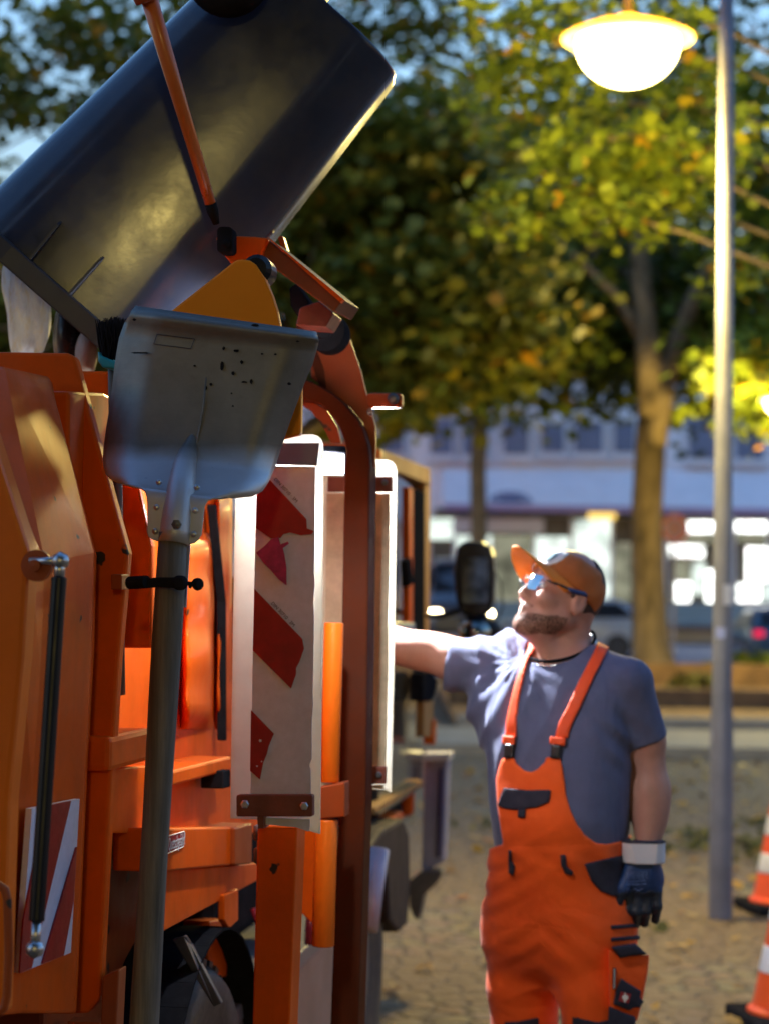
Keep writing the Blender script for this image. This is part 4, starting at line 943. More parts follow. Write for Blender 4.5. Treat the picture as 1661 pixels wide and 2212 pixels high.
for pts, r in (([TS(924, 1330, 1.05), TF(955, 1330, 8.3), TF(990, 1320, 8.28)], .011), ([TF(1062, 1225, 8.26), TF(1082, 1260, 8.26), TF(1086, 1310, 8.26), TF(1070, 1350, 8.26)], .003)):
    b = MB(); b.tube(pts, r, 8); b.build('mirror_arm', M['black'], truck, smooth=True)
# control box the worker operates
b = MB(); b.box(TF(742, 1352, 5.50)+IN*.10, TRT*.06, TFW*.08, UP*.11); cb = b.build('control_box', M['blackgloss'], truck, bevel=.006)
b = MB(); b.box(TF(742, 1352, 5.50)+IN*.30, TRT*.16, TFW*.03, UP*.03); b.build('box_mount', M['darksteel'], cb)
b = MB(); b.tube([TF(748, 1352, 5.46)+IN*.06, TF(752, 1330, 5.46)], .009, 10); b.build('lever', M['black'], cb, smooth=True)

# ================================================================ CLAMPED SHOVEL
shovel = thing('shovel', 'upside-down aluminium scoop shovel clamped to the truck side by its wooden handle', 'shovel', tuple(TF(300, 2480, 3.5)))
rowsP = [((294, 660), (684, 716)), ((284, 672), (687, 727)), ((279, 684), (689, 735)), ((270, 696), (688, 745)), ((258, 729), (683, 763)), ((253, 757), (676, 788)), ((249, 784), (664, 814)), ((243, 833), (645, 864)), ((237, 882), (626, 915)), ((230, 925), (609, 966)),
         ((225, 962), (594, 1012)), ((223, 985), (588, 1026)), ((224, 1004), (582, 1040)), ((229, 1024), (568, 1061)), ((239, 1036), (546, 1073)), ((254, 1043), (507, 1077)), ((285, 1049), (478, 1075)), ((304, 1053), (462, 1076)), ((313, 1060), (450, 1080)), ((318, 1075), (443, 1092)),
         ((319, 1101), (440, 1112)), ((319, 1126), (438, 1134)), ((318, 1148), (436, 1154)), ((321, 1158), (429, 1166)), ((328, 1164), (421, 1172)), ((338, 1167), (412, 1174))]
zrow = [.018, .004, .0, .012, .012, .012, .012, .010, .006, .0, -.010, -.024, -.042, -.064, -.080, -.090, -.096, -.100, -.103, -.106, -.108, -.110, -.112, -.113, -.114, -.115]
NC = 40; rows = []
for k, ((l, r), dz) in enumerate(zip(rowsP, zrow)):
    row = []
    for i in range(NC+1):
        s = i/NC; x = l[0]+(r[0]-l[0])*s; y = l[1]+(r[1]-l[1])*s
        e = max(0, (abs(s-.5)-.30)/.20); curl = .045*e**2.0*(1 if 3 <= k <= 15 else (.6 if k < 3 else 0)) 
        row.append(TF(x, y, 3.55+dz+curl))
    rows.append(row)
def shovel_mat():
    m, t, out = new_mat('scuffed_aluminium'); b = N(t, 'ShaderNodeBsdfPrincipled', Metallic=.65)
    v = coord(t); vs2 = coord(t, (3, 3, 40))
    c = ramp(t, noise(t, 5, 8, .7, v), [(.3, (.19, .175, .155)), (.7, (.40, .375, .335))])
    c = mixc(t, ramp(t, noise(t, 22, 6, .75, v), [(.60, 0), (.75, .55)]), c, (.18, .15, .13))
    c = mixc(t, ramp(t, noise(t, 34, 3, .5, v), [(.715, 0), (.73, .9)]), c, (.035, .03, .03))
    c = mixc(t, ramp(t, noise(t, 2.2, 5, .6, v), [(.5, 0), (.8, .5)]), c, (.20, .17, .15))
    sx = t.nodes.new('ShaderNodeSeparateXYZ'); L(t, v, sx.inputs[0])          # painted sky reflection: pale heel and socket, blade darkened above
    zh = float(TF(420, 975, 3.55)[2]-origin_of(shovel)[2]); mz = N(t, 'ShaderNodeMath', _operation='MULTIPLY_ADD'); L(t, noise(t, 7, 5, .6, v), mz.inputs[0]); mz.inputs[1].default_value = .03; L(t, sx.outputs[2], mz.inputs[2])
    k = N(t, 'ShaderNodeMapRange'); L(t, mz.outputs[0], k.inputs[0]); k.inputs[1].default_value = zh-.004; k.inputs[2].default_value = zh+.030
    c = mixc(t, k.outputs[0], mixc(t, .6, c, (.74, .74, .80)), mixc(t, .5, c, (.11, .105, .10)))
    L(t, c, b.inputs['Base Color'])
    L(t, ramp(t, noise(t, 9, 8, .7, vs2), [(.25, .40), (.75, .58)]), b.inputs['Roughness'])
    bp = N(t, 'ShaderNodeBump', Strength=.12, Distance=.004); L(t, noise(t, 60, 5, .7, vs2), bp.inputs['Height']); L(t, bp.outputs[0], b.inputs['Normal'])
    L(t, b.outputs[0], out.inputs[0]); return m
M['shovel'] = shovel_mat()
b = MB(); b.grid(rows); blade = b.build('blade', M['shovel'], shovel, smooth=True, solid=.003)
def S3(u, v, off=0.): return TF(u, v, 3.55+off)
b = MB(); pth = [(426, 915), (421, 935), (415, 955), (408, 978), (400, 1005), (391, 1060), (385, 1110), (380, 1150), (377, 1174)]
zz = [.012, .010, .004, -.006, -.034, -.085, -.100, -.107, -.110]; rr = [.001, .006, .011, .0165, .0205, .0245, .0262, .027, .027]
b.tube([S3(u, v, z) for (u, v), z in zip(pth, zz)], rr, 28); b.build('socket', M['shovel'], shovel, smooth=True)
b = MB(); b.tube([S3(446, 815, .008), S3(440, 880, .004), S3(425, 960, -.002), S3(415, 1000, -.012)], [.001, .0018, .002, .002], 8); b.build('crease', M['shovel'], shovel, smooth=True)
b = MB()                                  # old dirt and dents on the blade, and the outline of a worn-off label
gq = np.random.default_rng(9)
for (u, v, a_, c_) in ((476, 788, 4, 9), (508, 755, 6, 3), (519, 780, 4, 4), (480, 750, 3, 4), (349, 881, 5, 4), (417, 788, 3, 2), (441, 836, 3, 5), (452, 828, 3, 3), (500, 876, 3, 3), (497, 848, 2, 2), (524, 823, 7, 2), (540, 822, 3, 5), (500, 804, 3, 5), (563, 762, 3, 2), (622, 827, 4, 3), (511, 983, 6, 2), (413, 887, 2, 6), (548, 700, 9, 3), (455, 694, 6, 2), (286, 688, 4, 3), (592, 763, 3, 2), (640, 735, 4, 2), (300, 760, 18, 1.5), (335, 884, 22, .8)):
    pts = [S3(u+a_*math.cos(q)*(.7+.5*gq.random()), v+c_*math.sin(q)*(.7+.5*gq.random()), -.006) for q in np.linspace(0, 2*math.pi, 9)[:-1]]
    b.prism(pts, TFW*.0215 if False else TFW*.002)
sp = b.build('dirt_spots', M['black'], shovel)
bm = bmesh.new(); bm.from_mesh(blade.data); n0 = len(bm.faces); bm.from_mesh(sp.data); bm.faces.ensure_lookup_table()
mv = set()
for f in bm.faces[n0:]: f.material_index = 1; mv.update(f.verts)
for q in mv: q.co += Vector(TFW*.014)
bm.to_mesh(blade.data); bm.free(); blade.data.materials.append(M['black']); bpy.data.objects.remove(sp)
b = MB()
for p_, q_ in (((340, 722), (421, 732)), ((421, 732), (413, 753)), ((413, 753), (333, 743)), ((333, 743), (340, 722))): b.tube([S3(*p_, .0095), S3(*q_, .0095)], .0007, 4)
b.build('label_outline', M['ink'], shovel)
b = MB()
for (u, v) in ((344, 1042), (426, 1053), (339, 1096), (422, 1103), (336, 1148), (419, 1154)):
    k = np.interp(v, [1040, 1060, 1110, 1150], [-.090, -.101, -.109, -.113]); b.lathe(S3(u, v, k), -TFW, [(.0055, 0), (.005, .0018), (.003, .003), (0, .0034)], 14)
b.build('rivet', M['steel'], shovel, smooth=True)
b = MB(); b.lathe(S3(383, 1133, -.135), -TFW, [(.0085, 0), (.0085, .006), (.004, .0065), (.004, .010), (0, .0105)], 6); b.build('bolt', M['darksteel'], shovel)
def wood():
    m, t, out = new_mat('weathered_handle_wood'); b = N(t, 'ShaderNodeBsdfPrincipled', Roughness=.7); v = coord(t, (34, 34, 1.5))
    c = ramp(t, noise(t, 1.4, 8, .7, v), [(.32, (.07, .06, .05)), (.52, (.17, .145, .115)), (.70, (.30, .255, .20))])
    c = mixc(t, ramp(t, noise(t, 3.0, 6, .6, coord(t)), [(.45, 0), (.75, .6)]), c, (.09, .085, .085))
    L(t, c, b.inputs['Base Color']); bp = N(t, 'ShaderNodeBump', Strength=.25, Distance=.003); L(t, noise(t, 2, 6, .7, v), bp.inputs['Height']); L(t, bp.outputs[0], b.inputs['Normal'])
    L(t, b.outputs[0], out.inputs[0]); return m
M['wood'] = wood()
hA, hB = TF(375, 1150, 3.442), TF(296, 2480, 3.46)
b = MB(); b.tube([hA*(1-s)+hB*s for s in np.linspace(0, 1, 12)], [.0245+.0012*math.sin(9*s) for s in np.linspace(0, 1, 12)], 28); b.build('handle', M['wood'], shovel, smooth=True)
b = MB(); b.prism([TF(u, v, 3.465) for u, v in ((403, 1176), (411, 1176), (402, 1312), (393, 1312))], TFW*.006); b.build('tape_strip', M['alu'], shovel)
# clamp on the truck
b = MB(); ps(b, [(264, 1241), (280, 1240), (280, 1274), (264, 1274)], 1.0, .02); cl = b.build('tool_clamp', M['paint_worn'], truck, bevel=.002)
b = MB(); b.tube([TF(280, 1259, 3.42), TF(318, 1257, 3.40)], .011, 14); b.prism([TF(u, v, 3.400) for u, v in ((300, 1250), (345, 1247), (392, 1247), (392, 1271), (345, 1268), (300, 1272))], TFW*.006)
b.lathe(TF(391, 1259, 3.397), -TFW, [(.0125, -.004), (.0125, .012), (.009, .016), (0, .017)], 20); b.tube([TF(400, 1260, 3.41), TF(430, 1262, 3.41)], .004, 10); b.lathe(TF(428, 1262, 3.408), nrm(TRT-TFW*.6), [(.010, -.004), (.011, .0), (.009, .006), (0, .007)], 16); b.tube([TF(410, 1270, 3.40), TF(422, 1252, 3.40)], .003, 8)
b.build('clamp_jaw', M['black'], cl, smooth=False, bevel=.0015)
b = MB(); b.box(TF(300, 2470, 3.6)+IN*.05, TRT*.12, TFW*.12, UP*.012); b.build('tool_rest', M['paint_worn'], truck)
b = MB(); b.box(TF(300, 2400, 3.72)+IN*.1, TRT*.03, TFW*.02, UP*.16); b.build('tool_rest_strut', M['paint_worn'], truck)

# ================================================================ BROOM behind the shovel
broom = thing('broom', 'black-bristled broom with a teal head standing upside-down behind the shovel', 'broom', tuple(TF(255, 1500, 3.72)))
g = np.random.default_rng(3); b = MB()
for i in range(230):
    u = g.uniform(220, 266); v = g.uniform(768, 778); t = 3.70+g.uniform(-.03, .05); p = TF(u, v, t); q = TF(u+(u-246)*.25+g.normal()*5, 684+g.uniform(-2, 22)+abs(u-246)*.3, t+g.normal()*.015)
    b.tube([p, (p+q)/2+g.normal(size=3)*.003, q], [.0016, .0014, .0008], 4, False)
b.build('bristles', M['black'], broom)
b = MB(); pf(b, [(211, 757), (220, 768), (252, 782), (272, 784), (270, 800), (222, 794), (212, 780)], 3.66, .10); b.build('head', mat('teal_plastic', (.02, .30, .40), .4), broom, bevel=.004)
b = MB(); b.tube([TF(248, 790, 3.71), TF(258, 1500, 3.78)], .012, 12); b.build('handle', M['wood'], broom, smooth=True)

# ================================================================ TIPPED CONTAINER
binr = thing('waste_container', 'dark grey steel waste container tipped upside-down above the truck hopper', 'container', tuple(P(150, 660, 4.38)))
zc = 4.36; px = zc/FPX
ca = nrm(CR*.66+CU*.75); cw = nrm(CR*.752-CU*.66); cn = nrm(np.cross(ca, cw)); cn = cn if np.dot(cn, CF) < 0 else -cn
tw = R_(-2); cw2 = cw*math.cos(tw)+cn*math.sin(tw); cn2 = cn*math.cos(tw)-cw*math.sin(tw)
cen0 = P(140, 667, zc); Lc = 843*px
def sect(x, wd, dp, r, n=9, shift=0.):
    pts = []
    for sx, sy, a0 in ((1, 1, 0), (-1, 1, 90), (-1, -1, 180), (1, -1, 270)):
        for k in range(n):
            a = R_(a0+90*k/(n-1)); pts.append(cen0+ca*x+cw2*(shift+sx*(wd/2-r)+r*math.cos(a))+cn2*(sy*(dp/2-r)+r*math.sin(a)))
    return pts
W0, W1 = 540*px*.985, 425*px*.985
def at(x): s = x/Lc; return (W0+(W1-W0)*s, (W0+(W1-W0)*s)*.86, .135-.015*s)
rows = []
for x, k in [(0, 1), (.06, 1), (.2, 1), (.4, 1), (.6, 1), (Lc-.012, 1), (Lc-.003, .996), (Lc, .985), (Lc+.001, .6)]:
    wd, dp, r = at(min(x, Lc)); rows.append(sect(x, wd*k, dp*k, r*k))
rows = [r+[r[0]] for r in rows]
b = MB(); b.grid(rows); b.add(rows[-1][:-1], [tuple(range(len(rows[-1])-1))])
inner = []
for x in (Lc-.03, .5, .2, 0):
    wd, dp, r = at(x); q = sect(x, wd-.012, dp-.012, r-.006); inner.append(q+[q[0]])
b.grid(inner); b.grid([rows[0], inner[-1]]); b.build('body', M['bin'], binr, smooth=True)
wd, dp, r = at(0); b = MB(); pr = []
for x, e in ((-.006, 0), (-.008, .026), (.034, .026), (.036, .002)): q = sect(x, wd+2*e, dp+2*e, r+e); pr.append(q+[q[0]])
q = sect(-.006, wd-.012, dp-.012, r-.006); pr.insert(0, q+[q[0]])
b.grid(pr); b.build('rim', M['bin_rim'], binr, bevel=.003)
def onface(u, v):
    p0 = cen0+cn2*(at(.1)[1]/2); p1 = cen0+ca*Lc+cn2*(at(Lc)[1]/2); n = nrm(np.cross(p1-p0, cw2)); return planepix(u, v, p0, n), (n if np.dot(n, CF) < 0 else -n)
for (p, q) in (((140, 476), (71, 565)), ((232, 552), (154, 640))):
    a, n_ = onface(*p); c, n_ = onface(*q); b = MB(); sd_ = nrm(np.cross(c-a, n_))*.0025
    b.prism([a-n_*.004, c-n_*.004, c+n_*.030, c*.15+a*.85+n_*.018], sd_*2); b.build('stiffener', M['bin_rim'], binr)
a, n_ = onface(306, 568); b = MB(); b.lathe(a-n_*.001, n_, [(.0055, 0), (.0055, .0015), (0, .002)], 14); b.build('drain_hole', M['black'], binr)
a = cen0+ca*(Lc+.06)-cw2*.06
for sgn in (-1, 1):
    b = MB(); c = cen0+ca*(Lc+.075)-cw2*(.03)*1+cw2*(.14*(sgn-1))+cn2*.10
    b.lathe(c-cw2*.02, cw2, [(.02, 0), (.06, .002), (.062, .01), (.062, .035), (.06, .045), (.02, .047)], 28); cst = b.build('castor', M['black'], binr, smooth=True)
    b = MB(); b.box(c-ca*.045+cw2*.028, cw2*.0025, cn2*.02, ca*.055); b.box(c-ca*.045-cw2*.028, cw2*.0025, cn2*.02, ca*.055); b.box(c-ca*.075, cw2*.04, cn2*.04, ca*.004); b.build('fork', M['darksteel'], cst)
b = MB(); c = P(487, -79, 4.05); b.lathe(c+CF*.10, -CF, [(.075, 0), (.085, .01), (.085, .05), (.07, .07), (.03, .075), (0, .076)], 32); b.build('swivel_boss', M['black'], binr, smooth=True)
# ================================================================ FALLING RUBBISH
def crumple(name, label, cat, c, rad, mt, seed, amp=.03, h=.008):
    c = np.asarray(c); rad = np.asarray(rad)
    f = lambda p: ell(p, c, rad)+amp*wav(p, (34, 34, 10), seed, 6)+amp*.9*np.abs(wav(p, (90, 90, 22), seed+1, 5))
    o = sdf_mesh(name, f, c-rad*1.5-.03, c+rad*1.5+.03, h, mt); tag(o, label, cat); return o
def film():
    m, t, out = new_mat('thin_white_plastic'); d = N(t, 'ShaderNodeBsdfPrincipled', Roughness=.35); tl = N(t, 'ShaderNodeBsdfTranslucent'); tr = N(t, 'ShaderNodeBsdfTransparent'); mx = N(t, 'ShaderNodeMixShader'); m2 = N(t, 'ShaderNodeMixShader')
    c = ramp(t, noise(t, 16, 6, .65, coord(t, (3, 3, 1))), [(.3, (.60, .58, .62)), (.5, (.86, .86, .90)), (.72, (.78, .62, .30))]); L(t, c, d.inputs['Base Color']); L(t, c, tl.inputs[0]); mx.inputs[0].default_value = .55; m2.inputs[0].default_value = .75
    L(t, d.outputs[0], mx.inputs[1]); L(t, tl.outputs[0], mx.inputs[2]); L(t, tr.outputs[0], m2.inputs[1]); L(t, mx.outputs[0], m2.inputs[2]); L(t, m2.outputs[0], out.inputs[0]); return m
M['bagwhite'] = film()
M['bagblack'] = mat('black_bin_liner', (.025, .02, .02), .3, var=.3, bump=.4, bscale=30)
M['bagbeige'] = mat('beige_plastic_bag', (.5, .40, .33), .5, var=.3, bump=.3, bscale=30)
crumple('rubbish_bag', 'streaky white plastic rubbish falling out of the container on the left', 'rubbish', P(52, 668, 4.5), (.062, .06, .15), M['bagwhite'], 1, .03)
crumple('rubbish_bag', 'black rubbish bag dropping between the white and the beige rubbish', 'rubbish', P(147, 724, 4.5), (.035, .05, .085), M['bagblack'], 4, .015)
crumple('rubbish_bag', 'small beige rubbish piece falling beside the broom bristles', 'rubbish', P(189, 762, 4.45), (.022, .03, .05), M['bagbeige'], 6, .01, .005)
# ================================================================ THE WORKER
M['skin'] = mat('skin', (.50, .25, .19), .5, var=.10, vscale=18, bump=.05, bscale=120, dirt=(.42, .15, .13), dirt_amt=.4, dirt_s=12)
M['shirt'] = mat('blue_grey_tshirt', (.105, .118, .225), .85, var=.10, vscale=14, bump=.15, bscale=260, sheen=.2, wrinkle=.22, wr_s=5, wr_st=(1.3, 1.3, .6))
M['hivis'] = mat('orange_hivis_cloth', (1.0, .11, .005), .8, var=.08, vscale=9, bump=.12, bscale=240, sheen=.15, dirt=(.75, .06, .004), dirt_amt=.4, dirt_s=5, wrinkle=.16, wr_s=4.5, wr_st=(.8, .8, 1.6))
M['navy'] = mat('dark_navy_cloth', (.025, .024, .045), .85, var=.25, vscale=20, bump=.2, bscale=260)
M['strapm'] = mat('orange_elastic_strap', (.92, .085, .008), .65, var=.06, vscale=30)
M['buckle'] = mat('black_buckle_plastic', (.02, .02, .022), .3, var=.1)
M['hair'] = mat('dark_brown_hair', (.055, .032, .028), .7, var=.4, vscale=60, bump=.5, bscale=160)
def stubble():
    m, t, out = new_mat('short_brown_beard'); b = N(t, 'ShaderNodeBsdfPrincipled', Roughness=.8); b.inputs['Specular IOR Level'].default_value = .2
    L(t, ramp(t, noise(t, 120, 4, .6, coord(t, (1, 1, .4))), [(.3, (.045, .024, .018)), (.7, (.15, .08, .05))]), b.inputs['Base Color'])
    tr = N(t, 'ShaderNodeBsdfTransparent'); mx = N(t, 'ShaderNodeMixShader')
    k = N(t, 'ShaderNodeMath', _operation='ADD'); L(t, ramp(t, noise(t, 300, 3, .6), [(.42, 0), (.60, .62)]), k.inputs[0]); L(t, ramp(t, noise(t, 22, 2, .5), [(.35, .05), (.65, .33)]), k.inputs[1])
    L(t, k.outputs[0], mx.inputs[0]); L(t, tr.outputs[0], mx.inputs[1]); L(t, b.outputs[0], mx.inputs[2]); L(t, mx.outputs[0], out.inputs[0]); return m
M['beardm'] = stubble()
M['capm'] = mat('orange_cap_cloth', (.50, .135, .025), .8, var=.10, vscale=20, bump=.15, bscale=240)
M['brimm'] = mat('orange_cap_brim', (.78, .22, .015), .75, var=.05, vscale=20)
M['patch'] = mat('white_cap_patch', (.8, .8, .8), .6, var=.03)
M['patchblue'] = mat('grey_blue_mark', (.22, .32, .36), .6, var=.05)
M['glove'] = mat('blue_rubber_glove', (.012, .045, .165), .5, var=.3, vscale=15, bump=.15, bscale=90, dirt=(.015, .022, .05), dirt_amt=.6, dirt_s=9)
M['glovedark'] = mat('dark_glove_dip', (.014, .022, .045), .45, var=.3, vscale=20, bump=.2, bscale=90)
M['cuff'] = mat('white_glove_cuff', (.72, .72, .80), .8, var=.05, bump=.1, bscale=200)
M['gframe'] = mat('blue_glasses_temple', (.02, .04, .16), .3, var=.1)
M['silver'] = mat('silver_chain', (.8, .8, .8), .25, metal=1, var=.1)
M['eyew'] = mat('eye_white', (.75, .72, .7), .2, var=.03); M['eyed'] = mat('eye_iris', (.06, .08, .10), .2, var=.1)
M['boot'] = mat('dark_work_boot', (.04, .03, .025), .6, var=.3, vscale=12, bump=.2)
YAW = R_(30)
BN = np.array([-math.sin(YAW), -math.cos(YAW), 0]); BL = np.array([math.cos(YAW), -math.sin(YAW), 0])
ZP = 5.08
STK = [(1380, 1215, .060, .060, 0), (1405, 1216, .098, .072, -.005), (1425, 1218, .145, .088, -.005), (1450, 1214, .180, .104, 0), (1500, 1210, .196, .122, .004), (1560, 1208, .194, .138, .010), (1660, 1213, .181, .152, .018), (1760, 1219, .170, .160, .028), (1840, 1216, .160, .150, .022), (1900, 1210, .168, .140, .010), (1960, 1206, .174, .136, 0), (2010, 1206, .172, .130, 0), (2050, 1205, .172, .118, 0), (2090, 1205, .135, .09, 0), (2125, 1205, .07, .05, 0)]
_c = np.array([P(u, v, ZP)+BN*fw for v, u, a, b_, fw in STK]); _o = np.argsort(_c[:, 2])
SZ, SX, SY = _c[_o, 2], _c[_o, 0], _c[_o, 1]; SA = np.array([s[2] for s in STK])[_o]; SB = np.array([s[3] for s in STK])[_o]
_zz = np.linspace(SZ[0], SZ[-1], 200)
def _sm(y):
    v = np.interp(_zz, SZ, y); k = np.hanning(17); k /= k.sum(); return np.convolve(np.pad(v, 8, mode='edge'), k, 'valid')
_SX, _SY, _SA, _SB = _sm(SX), _sm(SY), _sm(SA), _sm(SB)
def torso(p, off=0.):
    z = p[:, 2]; cx = np.interp(z, _zz, _SX); cy = np.interp(z, _zz, _SY); a = np.interp(z, _zz, _SA)+off; b_ = np.interp(z, _zz, _SB)+off
    qx = p[:, 0]-cx; qy = p[:, 1]-cy; x = qx*BL[0]+qy*BL[1]; y = qx*BN[0]+qy*BN[1]
    d = ((np.abs(x/a)**2.25+np.abs(y/b_)**2.25)**(1/2.25)-1)*np.minimum(a, b_)
    d = smax(d, z-SZ[-1], .03); return np.maximum(d, SZ[0]-z)
def front(p):                 # >0 on the front half
    z = p[:, 2]; return (p[:, 0]-np.interp(z, _zz, _SX))*BN[0]+(p[:, 1]-np.interp(z, _zz, _SY))*BN[1]
shR, slR, elR, wrR = P(1112, 1428, 5.17), P(974, 1424, 5.21), P(856, 1393, 5.26), P(770, 1350, 5.40)
shL, slL, elL, wrL = P(1358, 1482, 5.00), P(1398, 1600, 5.02), P(1404, 1705, 5.02), P(1397, 1822, 4.98)
nkB, nkT = P(1214, 1418, 5.09), P(1226, 1320, 5.07)
# head frame
_fy, _pt = R_(26), R_(23)
HF = np.array([-math.cos(_fy)*math.cos(_pt), -math.sin(_fy)*math.cos(_pt), math.sin(_pt)]); HL = np.array([math.sin(_fy), -math.cos(_fy), 0]); HU = np.cross(HF, HL)
HS = .935
HC = P(1249, 1304, 4.99)-HS*(HF*-.012+HL*.078+HU*-.015)
def toh(p): q = (p-HC)/HS; return np.stack([q @ HF, q @ HL, q @ HU], 1)
def fromh(f, l, u): return HC+HS*(HF*f+HL*l+HU*u)
def head_h(q):
    m = q.copy(); m[:, 1] = np.abs(m[:, 1])
    d = ell(q, (-.010, 0, .030), (.100, .076, .096))
    d = smin(d, ell(q, (.032, 0, -.048), (.062, .059, .082)), .03)
    d = smin(d, cap(m, (.0, .050, -.065), (.066, .020, -.112), .022, .020), .03)
    d = smin(d, ell(q, (.074, 0, -.110), (.024, .026, .022)), .02)
    d = smin(d, cap(m, (.083, .0, .018), (.074, .040, .020), .013, .012), .016)
    d = smin(d, ell(m, (.064, .044, -.034), (.026, .022, .022)), .018)
    d = smax(d, -ell(m, (.098, .031, -.004), (.017, .019, .014)), .012)
    d = smin(d, cap(q, (.088, 0, .004), (.1085, 0, -.038), .0085, .0115), .012)
    d = smin(d, ell(m, (.097, .0105, -.045), (.013, .009, .009)), .008)
    d = smin(d, cap(m, (.095, 0, -.071), (.086, .020, -.075), .008, .005), .008)
    d = smin(d, cap(m, (.092, 0, -.086), (.084, .018, -.084), .009, .006), .008)
    d = smax(d, -cap(m, (.104, 0, -.0785), (.090, .023, -.0825), .0030, .0022), .004)
    e = ell(m, (-.014, .080, -.016), (.019, .010, .033)); e = smax(e, -ell(m, (-.011, .092, -.012), (.011, .009, .020)), .006)
    return smin(d, e, .010)
def head(p): return head_h(toh(p))*HS
def skin_fn(p):
    d = head(p)
    nk = cap(p, nkB, nkT, .063, .058); d = smin(d, nk, .025)
    d = smin(d, cap(p, fromh(.035, 0, -.115), P(1196, 1425, 5.03), .022, .024), .03)
    t = torso(p, -.014); d = smin(d, t, .03)
    d = smin(d, chain(p, [shR, slR, elR, wrR], [.062, .050, .041, .028]), .03)
    d = smin(d, ell(p, (slR+elR)/2+UP*.004, (.10, .05, .046)), .02)
    d = smin(d, chain(p, [shL, slL, elL, wrL], [.044, .040, .041, .028]), .03)
    d = smin(d, ell(p, elL*.72+wrL*.28+np.array([.004, 0, 0]), (.042, .040, .085)), .03)
    return d
hipR, knR, anR = P(1128, 1995, 5.16), P(1132, 2270, 5.13), np.array([0, 0, .10])
hipL, knL, anL = P(1280, 1995, 5.01), P(1280, 2270, 4.97), np.array([0, 0, .10])
anR = np.array([knR[0]-.005, knR[1]+.03, .10]); anL = np.array([knL[0]+.02, knL[1]+.03, .10])
pb = lambda *a: np.array(a)
person = sdf_mesh('person', lambda p: np.minimum(smin(skin_fn(p), smin(chain(p, [hipR, knR, anR], [.072, .055, .04]), chain(p, [hipL, knL, anL], [.072, .055, .04]), .03), .04), 9),
                  (-.12, 4.72, .02), (.78, 5.55, 1.80), .0058, M['skin'])
tag(person, 'bearded worker in orange hi-vis bib overalls and cap reaching towards the truck', 'person')
def dress(name, fn, lo, hi, h, mt): return sdf_mesh(name, fn, lo, hi, h, mt, person)
hb = lambda r=.2: (HC-r, HC+r)
# ---- shirt
def sleeve(p, a, b_, ra, rb, n, droop=0):
    d = cap(p, a, b_+(b_-a)*.4, ra, rb); return smax(d, (p-b_) @ n, .004)
aR = nrm(slR-shR); aL = nrm(slL-shL)
def shirt_base(p):
    d = torso(p, .0)
    d = smin(d, chain(p, [nkB-UP*.01, shR+UP*.012], [.055, .060]), .035); d = smin(d, chain(p, [nkB-UP*.01, shL+UP*.018], [.052, .052]), .035)
    return d
def shirt_fn(p):
    d = shirt_base(p)
    # right sleeve: hangs lower than the arm
    s = cap(p, shR-UP*.004, slR-UP*.012+aR*.05, .074, .058); s = smin(s, cap(p, shR-UP*.03, slR-UP*.028, .068, .042), .03)
    s = smax(s, (p-(slR+aR*.005)) @ nrm(aR+UP*.16), .003); d = smin(d, s, .035)
    d = smin(d, ell(p, P(1062, 1530, 5.16), (.06, .07, .08)), .05)
    s = cap(p, shL, slL+aL*.05, .059, .049); s = smax(s, (p-slL) @ aL, .003); d = smin(d, s, .022)
    # folds
    x = (p-shR) @ aR; z = p[:, 2]; wR = np.clip((x+.16)/.12, 0, 1)
    d = d+wR*(.0075*np.abs(np.sin(x*42+6*z+1.2*np.sin(z*15)))+.0040*np.abs(np.sin(x*27-14*z+1.3))-.006)
    d = d+(1-wR)*(.0030*wav(p, (16, 16, 26), 3, 5)+.0035*np.abs(wav(p, (13, 13, 9), 23, 4)))+.0012*wav(p, (50, 50, 34), 8, 5)
    q = P(1075, 1560, 5.1); r = np.linalg.norm((p-q)*np.array([1, .6, .55]), axis=1)          # drag lines from the armpit
    th = np.arctan2(p[:, 2]-shR[2], p[:, 0]-shR[0]); d = d+.0022*np.exp(-(r/.15)**2)*np.sin(th*17)
    d = d+.0035*np.exp(-((p[:, 0]-shL[0]+.02)/.05)**2-((p[:, 2]-1.24)/.09)**2)*np.sin((p[:, 0]*.8+p[:, 2])*95)
    d = smax(d, -ell(p, nkB+UP*.022+BN*.032, (.080, .080, .060)), .006)
    return d
dress('shirt', shirt_fn, (-.02, 4.78, .86), (.78, 5.42, 1.54), .0052, M['shirt'])
b = MB(); rg = []
for q in np.linspace(0, 2*math.pi, 49):
    rg.append(nkB+BL*math.sin(q)*.082+BN*(.012+.082*math.cos(q))+UP*(.014-.040*math.cos(q)))
def torus(name, mt, r, dn, sc=1.):
    b = MB(); b.tube([nkB+(x-nkB)*sc+UP*dn for x in rg], r, 8, False); return b.build(name, mt, person, smooth=True)
torus('necklace', M['black'], .0042, .016, 1.02); torus('necklace', M['silver'], .0028, .006, 1.04)
